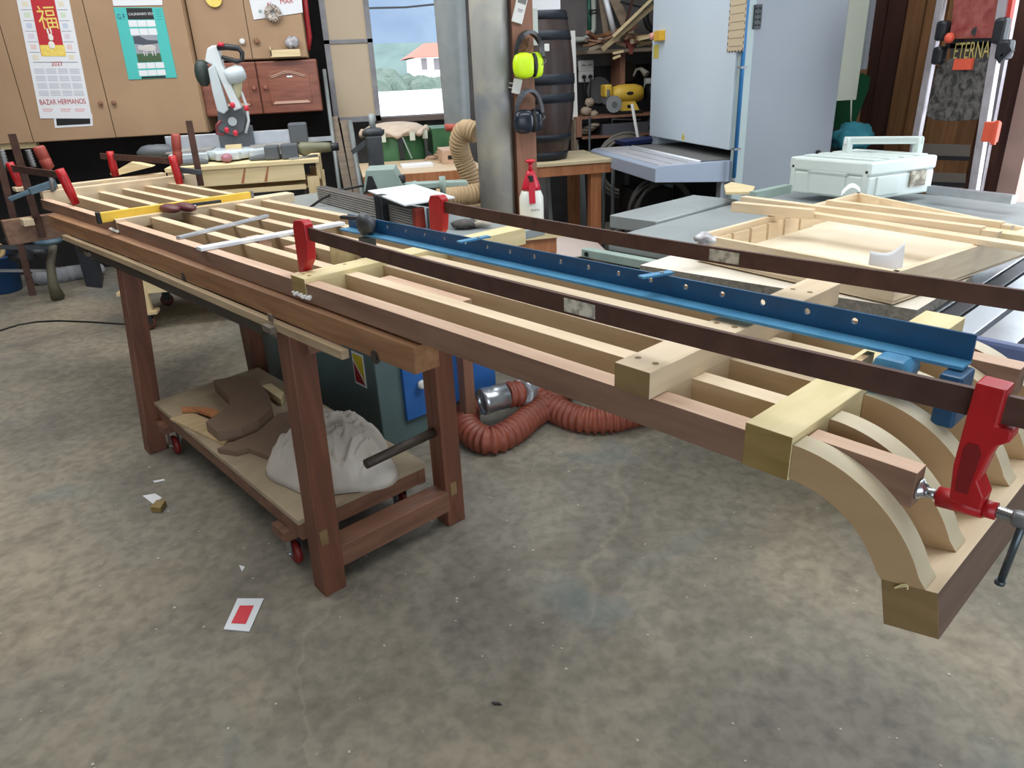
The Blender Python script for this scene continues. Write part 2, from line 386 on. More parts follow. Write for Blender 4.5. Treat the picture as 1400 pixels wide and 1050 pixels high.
# ------------------------------------------------------------ outside the window
hz1 = mat('misty_hillside', (102, 116, 134), .95, c2=(126, 138, 150), scale=.03)  # distance haze is mixed into the hill and bush colours
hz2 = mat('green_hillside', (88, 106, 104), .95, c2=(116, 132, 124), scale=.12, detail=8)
def hill(y, z0, z1, seed, amp, x0, x1, dy):
    def fn(u, v):
        x = x0+(x1-x0)*u; n = noise.noise(Vector((x*.02+seed, v*2.1, seed)))
        return (x, y+dy*v+n*amp*2, z0+(z1-z0)*v**.9+n*amp)
    return MB().grid(fn, 60, 14)
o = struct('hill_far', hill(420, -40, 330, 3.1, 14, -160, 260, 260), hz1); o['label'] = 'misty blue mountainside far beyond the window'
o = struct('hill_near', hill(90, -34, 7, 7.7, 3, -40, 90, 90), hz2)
def house():
    c = WY(588, 105, 62); t = thing('house', 'white house with red tiled roof on the hillside outside the window', 'house', (c[0], 62, c[2]-4))
    a = WY(570, 100, 62); b = WY(607, 97, 62); top = WY(590, 78, 62); gr = WY(570, 110, 62)
    x0, x1 = a[0], b[0]+4
    obj('house_wall', MB().box((x0, 62, gr[2]-3), (x1, 70, top[2])), mat('white_house_wall', (236, 232, 226), .8), t)
    rz = top[2]; obj('house_roof', MB().prism([(x0-.5, 61.4, rz), (x1+.5, 61.4, rz), ((x0+x1)/2+.4, 66, rz+1.0), ((x0+x1)/2-.4, 66, rz+1.0)][:2]+[(x1+.5, 70.5, rz), (x0-.5, 70.5, rz)], (0, 0, .05)).hexa([(x0-.5, 61.4, rz), (x1+.5, 61.4, rz), (x1+.5, 70.5, rz), (x0-.5, 70.5, rz), (x0+1.2, 65, rz+1.1), (x1-1.2, 65, rz+1.1), (x1-1.2, 67, rz+1.1), (x0+1.2, 67, rz+1.1)]), mat('red_roof_tiles', (206, 116, 98), .8), t)
    for px in (580, 597):
        p = WY(px, 88, 62); obj('house_window', MB().box((p[0]-.22, 61.95, p[2]-.4), (p[0]+.22, 62.02, p[2]+.4)), mat('house_glass', (120, 110, 110), .4), t)
house()
rng = random.Random(5)
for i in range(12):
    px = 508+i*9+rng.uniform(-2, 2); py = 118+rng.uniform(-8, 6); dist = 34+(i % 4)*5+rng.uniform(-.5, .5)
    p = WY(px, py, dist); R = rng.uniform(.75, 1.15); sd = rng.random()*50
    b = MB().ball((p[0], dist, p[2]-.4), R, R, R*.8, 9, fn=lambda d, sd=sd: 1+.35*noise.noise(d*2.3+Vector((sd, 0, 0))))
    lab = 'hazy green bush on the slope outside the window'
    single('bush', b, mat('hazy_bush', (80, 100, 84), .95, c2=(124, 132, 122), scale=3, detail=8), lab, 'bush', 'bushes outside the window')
g1 = WY(512, 128, 16); g2 = WY(612, 122, 16)
wl = MB().box((g1[0]-3, 16, -3), (g2[0]+4, 16.4, g1[2]+.02)); single('garden_wall', wl, mat('white_rendered_wall', (250, 250, 250), .8), 'bright white wall top just outside the window', 'wall')
p0 = WY(505, 12, 14); p1 = WY(605, 2, 14); pm = WY(555, 10, 14)
single('overhead_cable', MB().tube([(p0[0]-2, 14, p0[2]+.02), (pm[0], 14, pm[2]), (p1[0]+2, 14, p1[2]+.1)], .018, 6), black, 'thin dark cable crossing the view high outside the window', 'cable')
# casement leaf opened inwards, left of the opening
def leaf():
    A = WY(436, 0, 7.05); B = WY(500, 0, 7.05)
    x0, x1, y = -.035, .375, 6.98; z0, z1 = 1.135, 2.7; fw_ = .045
    t = struct('window_2', MB().box((x0, y, z0), (x1, y+.03, z0+fw_)).box((x0, y, z1-fw_), (x1, y+.03, z1)).box((x0, y, z0), (x0+fw_, y+.03, z1)).box((x1-fw_, y, z0), (x1, y+.03, z1)).box((x0, y, 1.77), (x1, y+.03, 1.80)), greyfr)
    obj('window_pane', MB().box((x0+fw_, y+.012, z0+fw_), (x1-fw_, y+.018, 1.77)), glassy, t)
    obj('window_pane', MB().box((x0+fw_, y+.012, 1.80), (x1-fw_, y+.018, z1-fw_)), glassy, t)
leaf()

# ============================================================ LATTICE FRAME (the piece being glued up)
def seg_box(mb, a0, a1, bfn0, bfn1, z0fn, z1fn, n=10, mats=None):
    for i in range(n):
        A0 = a0+(a1-a0)*i/n; A1 = a0+(a1-a0)*(i+1)/n
        P = [(A0, bfn0(A0), z0fn(A0)), (A1, bfn0(A1), z0fn(A1)), (A1, bfn1(A1), z0fn(A1)), (A0, bfn1(A0), z0fn(A0)), (A0, bfn0(A0), z1fn(A0)), (A1, bfn0(A1), z1fn(A1)), (A1, bfn1(A1), z1fn(A1)), (A0, bfn1(A0), z1fn(A0))]
        i0 = mb.pts(P)
        q = [((3, 2, 1, 0), 0), ((4, 5, 6, 7), 1), ((0, 1, 5, 4), 2), ((2, 3, 7, 6), 3)]
        if i == 0: q.append(((3, 0, 4, 7), 4))
        if i == n-1: q.append(((1, 2, 6, 5), 5))
        for g, k in q:
            mb.cur = mats[k] if mats else 0
            mb.face(*[i0+j for j in g])
    mb.cur = 0; return mb
frame = thing('lattice_frame', 'long pale wooden lattice frame with curved ribs glued up on the bench', 'frame', FR((-2, 1.1, .95)))
for k in range(6):
    W_ = .036 if k else .037
    mb = seg_box(MB(FR), -4.66, -.43, lambda a: bk(k, a), lambda a: bk(k, a)+W_, lambda a: zt(a)-.05, zt, 14, (0, 0, 1, 2, 0, 0))
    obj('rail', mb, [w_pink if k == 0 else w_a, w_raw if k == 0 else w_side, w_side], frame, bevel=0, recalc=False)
def cross(a0, a1, b0, b1, dz0, dz1, mats, me=(0, 0, 1, 1, 0, 0)):
    mb = MB(FR); z0 = zt((a0+a1)/2)
    mb.hexa([(a0, b0, z0+dz0), (a1, b0, z0+dz0), (a1, b1, z0+dz0), (a0, b1, z0+dz0), (a0, b0, z0+dz1), (a1, b0, z0+dz1), (a1, b1, z0+dz1), (a0, b1, z0+dz1)], (0, 0, 1, 0, 1, 0))
    return obj('cross_beam', mb, mats, frame, bevel=.0012)
cross(-.444, -.376, .8195, 1.462, -.053, .012, [w_y, w_end])
z2 = zt(-.63)
mb = MB(FR); mb.box((-.668, .812, z2+.001), (-.600, 1.435, z2+.045), (0, 0, 1, 0, 1, 0)); mb.box((-.667, .858, z2-.05), (-.601, 1.39, z2+.002))
obj('cross_beam', mb, [w_b, w_end2], frame, bevel=.0012)
cross(-1.764, -1.690, .8185, 1.60, -.04, .012, [w_y, w_end])
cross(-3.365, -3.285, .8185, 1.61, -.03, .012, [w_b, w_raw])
cross(-4.70, -4.64, .835, 1.67, -.04, .036, [w_b, w_b])
cross(-5.12, -5.05, 1.0, 1.62, -.03, .028, [w_b, w_b])
for k in (1, 3, 5):
    seg = MB(FR); seg_box(seg, -5.06, -4.69, lambda a: bk(k, a), lambda a: bk(k, a)+.036, lambda a: zt(a)-.05, lambda a: zt(a)+.006, 2); obj('short_rail', seg, w_a, frame, recalc=False)
# pegs / plugs on the laps
for (a, b, dz) in ((-.652, .85, .045), (-.617, .848, .045), (-.652, .96, .045), (-.617, .96, .045), (-.652, 1.07, .045), (-.617, 1.07, .045), (-.652, 1.34, .045), (-.617, 1.34, .045), (-1.745, .845, .012), (-1.712, .845, .012), (-1.745, .97, .012)):
    z = zt(a)+dz; obj('plug', MB(FR).cyl((a, b, z-.004), (a, b, z+.0004), .0055, 10), w_end2, frame)
# curved ribs
ac, zc_ = -.375, .85
for k in range(6):
    b0 = bk(k, -.4)+.001; out = []; inn = []
    for i in range(21):
        t = PI/2-(PI/2-.315)*i/20; out.append((ac+.187*math.cos(t), b0, zc_+.187*math.sin(t)))
        t = PI/2-(PI/2-.35)*i/20; inn.append((ac+.1365*math.cos(t), b0, zc_+.1365*math.sin(t)))
    out[-1] = (-.1915, b0, .9065); inn[-1] = (-.2425, b0, .8952)
    mb = MB(FR); i0 = mb.pts(out); j0 = mb.pts(inn); i1 = mb.pts([(p[0], p[1]+.036, p[2]) for p in out]); j1 = mb.pts([(p[0], p[1]+.036, p[2]) for p in inn])
    for q in range(20):
        mb.smooth = False; mb.cur = 1; mb.face(i0+q, i0+q+1, j0+q+1, j0+q); mb.face(i1+q+1, i1+q, j1+q, j1+q+1)
        mb.cur = 0; mb.smooth = True; mb.face(i0+q+1, i0+q, i1+q, i1+q+1); mb.face(j0+q, j0+q+1, j1+q+1, j1+q)
    mb.smooth = False; mb.face(i0, j0, j1, i1); mb.face(i0+20, i1+20, j1+20, j0+20)
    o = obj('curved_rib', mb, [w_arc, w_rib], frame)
    me = o.data; me.set_sharp_from_angle(angle=math.radians(50))
mb = MB(FR); P4 = [(-.229, .831), (-.166, .846), (-.178, .909), (-.242, .895)]
mb.hexa([(P4[0][0], .8215, P4[0][1]), (P4[1][0], .8215, P4[1][1]), (P4[1][0], 1.47, P4[1][1]), (P4[0][0], 1.47, P4[0][1]), (P4[3][0], .8215, P4[3][1]), (P4[2][0], .8215, P4[2][1]), (P4[2][0], 1.47, P4[2][1]), (P4[3][0], 1.47, P4[3][1])], (0, 0, 1, 2, 1, 0))
obj('end_beam', mb, [w_b, w_end2, w_wal], frame, bevel=.001)
# a curl of shaving on the end beam
pz = [V3(FR((-.215+.012*math.cos(t)*(.4+t*.12), .8195, .898+.006*math.sin(t*1.4)))) for t in np.linspace(0, 5, 14)]
single('wood_shaving', MB().tube(pz, .0011, 5), w_y, 'tiny curled wood shaving on the near end of the lower beam', 'shaving')

def spacer(b0, b1, lab, a0=-.374, a1=-.235, h=.05):
    z = zt(-.3)-.001; mb = MB(FR).hexa([(a0, b0, z-h), (a1, b0-.003, z-h), (a1, b1-.003, z-h), (a0, b1, z-h), (a0, b0, z), (a1, b0-.003, z), (a1, b1-.003, z), (a0, b1, z)], (0, 0, 1, 1, 1, 0))
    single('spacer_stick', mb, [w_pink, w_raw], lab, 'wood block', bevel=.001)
spacer(.8585, .888, 'pink wooden stick pressed between the first two curved ribs by the near red clamp')
spacer(1.288, 1.328, 'dark-sided wooden stick between the far curved ribs under the far clamp', -.374, -.24)
# loose blocks lying in the lattice
def fblock(a0, a1, b0, b1, dz0, dz1, m_, lab, name='wood_block'):
    z = zt((a0+a1)/2); single(name, MB(FR).box((a0, b0, z+dz0), (a1, b1, z+dz1)), m_, lab, 'wood block', bevel=.001)
fblock(-2.44, -2.345, .996, 1.04, -.03, .004, w_pink, 'small squared wood block sitting between two slats left of the near red jaw')
fblock(-2.35, -2.31, .999, 1.037, -.052, -.03, w_or, 'orange wood chip under the small squared block between the slats')
fblock(-2.20, -2.08, 1.015, 1.06, -.035, -.004, w_pink, 'flat pink wood piece between slats behind the near red jaw')
fblock(-1.62, -1.28, .965, 1.03, -.048, -.014, w_pink, 'pale pink board offcut lying between slats right of the yellowish cross beam')
fblock(-1.83, -1.766, .86, .90, -.02, -.002, w_pink, 'thin wood pad between near red jaw and the cross beam')

# glue squeeze-out
def gluebeads(pts, lab):
    mb = MB()
    for p, r in pts: mb.ball(p, r*1.6, r, r, 6)
    single('glue_bead', mb, glue, lab, 'glue')
gp = []
for i in range(9):
    x = 401+i*2.8; y = 399+i*.9+(2.4 if i % 2 else 0); q = FB(x, y, .8165); gp.append((FR(q), .0032+.001*(i % 3)))
q = FB(423, 409, .8165); gp.append((FR(q), .003))
gluebeads(gp, 'row of white glue squeezed out below the yellowish cross beam end')
gp = [(FR(FB(152+i*3, 313+i*1.2, .8165)), .006) for i in range(4)]
gluebeads(gp, 'smear of white glue on the near rail by the second cross beam')

# ============================================================ CLAMPS ON TOP
def clamp_bar_pts(a0, a1, zt0=1.156, sag=.012):
    out = []
    for i in range(15):
        a = a0+(a1-a0)*i/14; t = (a-a0)/(a1-a0); out.append((a, zt0-sag*4*t*(1-t)))
    return out
def red_clamp(b, a0, lab, amov=-.198, sticker=-1.0):
    t = thing('bar_clamp', lab, 'clamp', FR((-1, b, 1.1)))
    mb = MB(FR); pts = clamp_bar_pts(a0+.01, amov+.09); w = .004
    for (p, q) in zip(pts, pts[1:]):
        i = mb.pts([(p[0], b-w, p[1]-.033), (q[0], b-w, q[1]-.033), (q[0], b+w, q[1]-.033), (p[0], b+w, p[1]-.033), (p[0], b-w, p[1]), (q[0], b-w, q[1]), (q[0], b+w, q[1]), (p[0], b+w, p[1])])
        for g in ((3, 2, 1, 0), (4, 5, 6, 7), (0, 1, 5, 4), (2, 3, 7, 6)): mb.face(*[i+j for j in g])
    mb.face(0, 4, 7, 3); n = len(mb.v)-8; mb.face(n+1, n+2, n+6, n+5)
    obj('steel_bar', mb, rust, t, recalc=False)
    # fixed jaw
    L = [(a0-.005, 1.0), (a0+.0225, .998), (a0+.0235, 1.036), (a0+.058, 1.07), (a0+.068, 1.12), (a0+.068, 1.162), (a0+.055, 1.172), (a0+.012, 1.168), (a0+.002, 1.15)]
    obj('fixed_jaw', MB(FR).prism([(a, b-.013, z) for a, z in L], (0, .026, 0)), red_p, t, bevel=.003)
    # sliding arm
    A = amov
    L = [(A+.001, 1.014), (A-.003, 1.06), (A-.001, 1.12), (A+.001, 1.166), (A+.031, 1.165), (A+.030, 1.121), (A+.045, 1.120), (A+.045, 1.107), (A+.034, 1.098), (A+.030, 1.083), (A+.025, 1.05), (A+.035, 1.032), (A+.034, 1.014)]
    arm = obj('sliding_arm', MB(FR).prism([(a, b-.015, z) for a, z in L], (0, .030, 0)), red_p, t, bevel=.0025)
    L2 = [(A+.005, 1.03), (A+.004, 1.085), (A+.008, 1.094), (A+.018, 1.094), (A+.022, 1.085), (A+.018, 1.03)]
    obj('recess_shade', MB(FR).prism([(a, b-.0158, z) for a, z in L2], (0, .001, 0)), mat('recess_shade_red', (122, 14, 20), .5), arm)  # flat darker red patch, painting the shade of a hollow
    z_ = 1.013
    mb = MB(FR); mb.cyl((A-.014, b, z_-.006), (A+.034, b, z_-.001), .0125, 20); mb.cyl((A+.030, b, z_-.001), (A+.047, b, z_), .0105, 20); obj('screw_barrel', mb, red_p, t)
    mb = MB(FR); prof = []
    for i in range(13): prof.append((.0062 if i % 2 else .0076, i*.0013))
    mb.lathe((A+.047, b, z_), (1, 0, 0), prof, 14); mb.cyl((A-.034, b, 1.008), (A-.012, b, 1.0075), .0065, 14)
    obj('screw', mb, chrome, t)
    obj('pressure_pad', MB(FR).lathe((A-.0365, b, 1.008), (1, 0, 0), [(.0135, 0), (.014, .003), (.010, .006), (.008, .010)], 20), chrome, t)
    obj('screw_head', MB(FR).lathe((A+.062, b, z_), (1, 0, 0), [(.0085, 0), (.010, .004), (.010, .016), (.008, .022)], 6), steel, t)
    obj('tommy_bar', MB(FR).cyl((A+.074, b, z_+.006), (A+.068, b, .925), .0042, 12).cyl((A+.068, b, .928), (A+.0675, b, .922), .0056, 12), mat('dark_steel_rod', (84, 92, 98), .35, .6), t)
    # faded sticker
    obj('sticker', MB(FR).box((sticker-.035, b-w-.0006, 1.1445-.0285), (sticker+.035, b-w, 1.1445-.0045)), mat('faded_label', (206, 200, 184), .7, c2=(150, 146, 134), scale=60, contrast=.12), t)
    return t
red_clamp(.87, -1.79, 'nearest long brown bar clamp with red jaws over the lattice frame', sticker=-.79)
red_clamp(1.318, -1.80, 'second long brown bar clamp with red jaws on the far side of the lattice', amov=-.198, sticker=-.795)
# blue angle iron clamp
def blue_clamp():
    b = 1.115; t = thing('sash_clamp', 'blue painted angle-iron sash clamp with a row of holes lying on the frame', 'clamp', FR((-1, b, 1.1)))
    a0, a1 = -1.945, -.268; n = 34; w = (a1-a0)/n; z0f = lambda a: 1.089+.006*(a-a0)/(a1-a0); h = .038
    hp = [FB(*q, b)[0] for q in ((484, 297), (530, 308), (555, 314.5), (581, 321), (608, 328), (637, 335), (667, 341), (698, 349), (731, 354), (767, 362), (805, 370), (846, 379), (890, 388), (938, 396), (988, 406.5), (1043, 416), (1104, 428), (1169, 440))]
    mb = MB(FR); cuts = []; x = a0
    def quad(x0, x1):
        i = mb.pts([(x0, b, z0f(x0)), (x1, b, z0f(x1)), (x1, b, z0f(x1)+h), (x0, b, z0f(x0)+h)]); mb.face(i, i+1, i+2, i+3)
    for c in hp:
        hw = .012
        if c-hw > x: quad(x, c-hw)
        z0 = z0f(c); zc = z0+h*.62; r = .0055
        outer = [(c-hw, z0), (c, z0), (c+hw, z0), (c+hw, z0+h/2), (c+hw, z0+h), (c, z0+h), (c-hw, z0+h), (c-hw, z0+h/2)]
        inner = [(c+r*math.cos(-3*PI/4+i*PI/4), zc+r*math.sin(-3*PI/4+i*PI/4)) for i in range(8)]
        i = mb.pts([(p[0], b, p[1]) for p in outer]); j = mb.pts([(p[0], b, p[1]) for p in inner])
        for k in range(8): mb.face(i+k, i+(k+1) % 8, j+(k+1) % 8, j+k)
        x = c+hw
    quad(x, a1)
    obj('upright_flange', mb, blue_p, t, solid=.005)
    mb = MB(FR).hexa([(a0, b-.036, z0f(a0)-.005), (a1, b-.036, z0f(a1)-.005), (a1, b+.002, z0f(a1)-.005), (a0, b+.002, z0f(a0)-.005), (a0, b-.036, z0f(a0)), (a1, b-.036, z0f(a1)), (a1, b+.002, z0f(a1)), (a0, b+.002, z0f(a0))])
    obj('flat_flange', mb, blue_l, t)  # lighter blue stands in for the light on this top face
    for (p1, p2) in (((876, 379), (918, 372)), ((627, 331), (668, 323))):
        A = FZ(*p1, 1.133); B = FZ(*p2, 1.133); d = (V3(B)-V3(A)).normalized()
        obj('cross_tab', MB(FR).bar(A, B, .018, .004), blue_l, t)
        c = (V3(A)+V3(B))/2; obj('tab_bolt', MB(FR).cyl((c.x+.006, c.y+.01, 1.133), (c.x+.006, c.y+.01, 1.138), .004, 8), chrome, t)
    # left dark stop, right blue jaw, screw
    q = FB(503, 305, b-.02)
    mb = MB(FR).ball((q[0], b-.028, q[2]-.002), .040, .022, .032, 8, fn=lambda d: 1+.25*noise.noise(d*2.5)); mb.bar((q[0]-.09, b-.05, q[2]+.012), (q[0], b-.03, q[2]+.014), .014, .01); mb.box((q[0]-.02, b-.045, 1.02), (q[0]+.012, b-.008, 1.08))
    obj('stop_block', mb, castd, t)
    j = FB(1240, 470, b-.03); ja = j[0]
    mb = MB(FR); L = [(ja-.046, 1.005), (ja-.040, 1.045), (ja-.028, 1.094), (ja+.012, 1.094), (ja+.022, 1.08), (ja+.015, 1.05), (ja-.02, 1.035), (ja-.024, 1.005)]
    mb.prism([(a, b-.068, z) for a, z in L], (0, .052, 0)); obj('sliding_jaw', mb, blue_l, t, bevel=.006)
    e = FB(1312, 505, b-.03); ea = e[0]
    obj('end_block', MB(FR).box((ea-.016, b-.06, 1.01), (ea+.014, b-.005, 1.088)), blue_p, t, bevel=.004)
    prof = []
    for i in range(60): prof.append((.0072 if i % 2 else .0090, i*.0024))
    mb = MB(FR); mb.cyl((ja-.015, b-.035, 1.048), (ea, b-.035, 1.048), .010, 14); mb.lathe((ea+.014, b-.035, 1.048), (1, 0, 0), prof, 14); obj('screw', mb, blackm, t)
    obj('screw_head', MB(FR).lathe((ea+.15, b-.035, 1.048), (1, 0, 0), [(.014, 0), (.016, .006), (.016, .03), (.01, .036)], 16), steel, t)
    return ja
ja = blue_clamp()
z = zt(-.42); single('plywood_shim', MB(FR).box((ja-.058, 1.052, z+.0125), (ja-.047, 1.098, z+.045)), wood('striped_plywood_edge', (150, 112, 70), (226, 200, 156), 'z', sc_=30, st=3), 'small striped plywood shim beside the blue sliding jaw', 'wood block')
fblock(-1.93, -1.84, 1.03, 1.10, -.03, .03, w_y, 'yellowish wood block under the left end of the blue angle iron')
# spirit level, aluminium strips, small clamp lying on the lattice
def level():
    A = V3((-3.46, .80, 0)); B = V3((-3.56, 1.49, 0)); A = V3(FZ(131+4, 291, zt(-3.45)+.045)); B = V3(FZ(341, 262, zt(-3.56)+.045)); d = (B-A).normalized(); t = thing('spirit_level', 'yellow spirit level lying across the slats at the far end of the frame', 'level', FR((A.x, A.y, zt(-3.4))))
    zz = A.z-.02
    a = V3((A.x, A.y, zz)); b = V3((B.x, B.y, B.z-.02))
    obj('level_body', MB(FR).bar(a, b, .024, .04), yellow, t, bevel=.002)
    obj('end_cap', MB(FR).bar(a-d*.012, a+d*.001, .027, .044), blackm, t); obj('end_cap', MB(FR).bar(b-d*.001, b+d*.012, .027, .044), steel, t)
    c = a+(b-a)*.5; obj('vial', MB(FR).bar(c-d*.03, c+d*.03, .026, .018), mat('vial_green', (190, 210, 120), .2), t)
level()
def strip(p1, p2, z_, w, h, m_, lab):
    A = V3(FZ(*p1, z_)); B = V3(FZ(*p2, z_)); mb = MB(FR).bar((A.x, A.y, z_-h/2), (B.x, B.y, z_-h/2), w, h)
    single('aluminium_strip', mb, m_, lab, 'metal strip', bevel=.0012)
strip((243, 323), (365, 293), zt(-2.75)+.013, .022, .011, alu, 'thin grey aluminium strip lying across the slats')
strip((271, 338), (468, 303), zt(-2.4)+.013, .042, .011, aluw, 'wide white aluminium strip lying across the slats beside the thin grey one')
t = thing('small_screw_clamp', 'small maroon screw clamp lying on the slats below the yellow level', 'clamp', FR((-3.1, 1.1, 1)))
mar = mat('maroon_casting', (92, 40, 44), .5)
c0 = V3(FZ(230, 284, zt(-3.2)+.025)); c1 = V3(FZ(268, 282, zt(-3.2)+.025)); c2 = V3(FZ(302, 275, zt(-3.2)+.025)); cm = V3(FZ(250, 282, zt(-3.2)+.025))
obj('clamp_jaw', MB(FR).ball(c0+V3((.02, 0, 0)), .09, .035, .018, 6), mar, t); obj('clamp_jaw', MB(FR).ball(cm+V3((.03, 0, 0)), .10, .03, .018, 6), mar, t); obj('clamp_bar', MB(FR).bar(c0, c2, .012, .012), castd, t); obj('clamp_screw', MB(FR).cyl(cm, c1, .006, 8).cyl(c1, c1+V3((.02, -.02, -.01)), .004, 6), chrome, t)

# ---- clamps at the far left end
def vclamp(p_top, p_bot, dist, w, lab, head=None, m_=rust, name='bar_clamp'):
    A = V3(WD(*p_top, dist)); B = V3(WD(*p_bot, dist)); t = thing(name, lab, 'clamp', tuple(B))
    obj('steel_bar', MB().bar(B, A, w, .010, up=(0, 1, 0)), m_, t)
    return t, A, B
t, A, B = vclamp((16, 183), (58, 325), 4.75, .036, 'upright brown clamp bar with blue-grey arm at the left end of the frame')
pA = V3(WD(12, 273, 4.70)); pB = V3(WD(40, 262, 4.70)); pC = V3(WD(76, 250, 4.74)); pD = V3(WD(76, 260, 4.74))
obj('clamp_arm', MB().bar(pA, pB, .03, .022).bar(pB, pC, .03, .036).bar(pC+V3((-.01, 0, .02)), pD+V3((-.01, 0, -.03)), .02, .02, up=(0, 1, 0)), mat('worn_blue_grey', (54, 82, 100), .5, c2=(84, 106, 118), scale=14), t, bevel=.004)
t, A, B = vclamp((-8, 190), (45, 404), 5.2, .036, 'leftmost tall brown clamp bar hanging down past the bench end')
pA = V3(WD(52, 200, 4.72)); pB = V3(WD(68, 232, 4.72)); ax = (pB-pA)
t2 = thing('screw_clamp', 'red wooden clamp handle and threaded spindle left of the near red jaw pair', 'clamp', tuple(pB))
wr_ = wood('red_turned_handle', (126, 48, 40), (164, 74, 62), 'z')
obj('handle', MB().lathe(pB, -ax, [(.012, 0), (.028, .01), (.030, ax.length*.45), (.027, ax.length*.47), (.030, ax.length*.5), (.030, ax.length*.93), (.024, ax.length)], 16), wr_, t2)
obj('spindle', MB().cyl(pB, V3(WD(72, 262, 4.72)), .010, 10), steel, t2)
pA = V3(WD(38, 205, 4.9)); pB = V3(WD(46, 228, 4.9)); ln = (pB-pA).length
single('threaded_spindle', MB().lathe(pA, pB-pA, [(.011 if i % 2 else .017, ln*i/12) for i in range(13)], 10), steel, 'short threaded steel spindle hanging beside the leftmost upright bars', 'spindle')
pA = V3(WD(2, 205, 4.95)); pB = V3(WD(9, 230, 4.95)); ln = (pB-pA).length
single('threaded_spindle', MB().lathe(pA, pB-pA, [(.011 if i % 2 else .017, ln*i/12) for i in range(13)], 10), steel, 'threaded steel spindle at the left edge of the photo', 'spindle')
def hclamp(j1, j2, d1, d2, lab):
    """red-jawed bar clamp: each jaw = (top px, bottom px)"""
    T1 = V3(WD(*j1[0], d1)); B1 = V3(WD(*j1[1], d1)); T2 = V3(WD(*j2[0], d2)); B2 = V3(WD(*j2[1], d2))
    t = thing('bar_clamp', lab, 'clamp', tuple((B1+B2)/2)); d = (T2-T1).normalized()
    obj('steel_bar', MB().bar(T1-d*.07-V3((0, 0, .03)), T2+d*.01-V3((0, 0, .03)), .009, .034), rust, t)
    obj('fixed_jaw', MB().tube([T1, T1+(B1-T1)*.25, T1+(B1-T1)*.6, B1], [.020, .021, .023, .021], 8), red_p, t)
    obj('sliding_arm', MB().tube([T2, T2+(B2-T2)*.25, T2+(B2-T2)*.6, B2], [.021, .023, .023, .019], 8), red_p, t)
hclamp(((13, 222), (28, 254)), ((81, 231), (104, 279)), 4.85, 4.2, 'short bar clamp with two red jaws across the left end of the frame')
hclamp(((150, 207), (158, 241)), ((235, 213), (248, 258)), 5.0, 4.75, 'bar clamp with two red jaws across the far left corner of the frame')
t, A, B = vclamp((258, 165), (275, 254), 4.85, .036, 'upright brown bar of the clamp standing at the far side of the frame')
pA = V3(WD(248, 230, 4.8)); pB = V3(WD(276, 236, 4.8)); obj('clamp_head', MB().bar(pA-V3((.05, 0, 0)), pB, .035, .03), castd, t, bevel=.004)
pA = V3(WD(240, 183, 4.9)); pB = V3(WD(244, 226, 4.9)); ln = (pB-pA).length
t2 = thing('screw_clamp', 'red wooden clamp handle standing between red jaw and upright brown bar', 'clamp', tuple(pB))
obj('handle', MB().lathe(pB, pA-pB, [(.012, 0), (.026, .01), (.027, ln*.42), (.023, ln*.47), (.027, ln*.52), (.027, ln*.95), (.02, ln)], 16), wr_, t2)
obj('spindle', MB().cyl(pB, pB+V3((.01, 0, -.08)), .009, 8), steel, t2)
# frame packing at the left end
def lpiece(px, py, d, sx, sy, sz, m_, lab): 
    p = V3(WD(px, py, d)); single('wood_block', MB(lambda q: (p.x+FR(q)[0], p.y+FR(q)[1], p.z+q[2])).box((-sx/2, -sy/2, -sz/2), (sx/2, sy/2, sz/2)), m_, lab, 'wood block', bevel=.002)
lpiece(37, 303, 4.72, .10, .05, .035, w_a, 'white-edged wood pad in the clamp below the left end of the frame')
lpiece(28, 258, 4.83, .09, .06, .02, w_a, 'thin wood pad under the outer red jaw at the far left')
lpiece(50, 312, 4.80, .06, .30, .13, w_raw, 'brown end block below the left end of the frame')

# ============================================================ WORKBENCH
bench = thing('workbench', 'heavy red-brown wooden workbench on four square legs carrying the lattice frame', 'workbench', FR((-2.5, 1.05, 0)))
def zb(a): return float(np.interp(a, [-4.6, -3.07, -1.2], [.925, .957, .972]))
def bbm(a): return .80+(a+1.5)*.012
LG = .076
def leg(a, b, dbt, dat=0, zt_=.90):
    mb = MB(FR); P = [(a, b), (a+LG, b), (a+LG, b+LG), (a, b+LG)]
    mb.hexa([(p[0], p[1], 0) for p in P]+[(p[0]+dat, p[1]+dbt, zt_) for p in P]); obj('leg', mb, w_red, bench, bevel=.004)
leg(-1.857, .7655, .03, -.01); leg(-1.876, 1.275, 0, 0); leg(-3.288, .695, .085, -.01, .855); leg(-3.40, 1.27, 0, 0, .89)
mb = seg_box(MB(FR), -4.30, -1.208, bbm, lambda a: bbm(a)+.066, lambda a: zb(a)-.062, zb, 6); obj('front_beam', mb, w_beam, bench, recalc=False, bevel=0)
mb = seg_box(MB(FR), -4.62, -1.9, lambda a: 1.30, lambda a: 1.37, lambda a: zb(a)-.062, zb, 4); obj('back_beam', mb, w_beam, bench, recalc=False)
mb = seg_box(MB(FR), -4.0, -1.475, lambda a: bbm(a)-.022, lambda a: bbm(a)-.002, lambda a: zb(a)-.088, lambda a: zb(a)-.066, 6); obj('batten', mb, w_batten, bench, recalc=False)
mb = seg_box(MB(FR), -3.85, -1.95, lambda a: bbm(a)-.004, lambda a: bbm(a)+.03, lambda a: zb(a)-.135, lambda a: zb(a)-.084, 4); obj('dark_rail', mb, w_dark, bench, recalc=False)
obj('end_apron', MB(FR).box((-1.80, .84, .80), (-1.775, 1.28, .875)), w_redb, bench)
obj('end_apron', MB(FR).box((-1.885, 1.352, .80), (-1.78, 1.38, .91)), w_redb, bench)
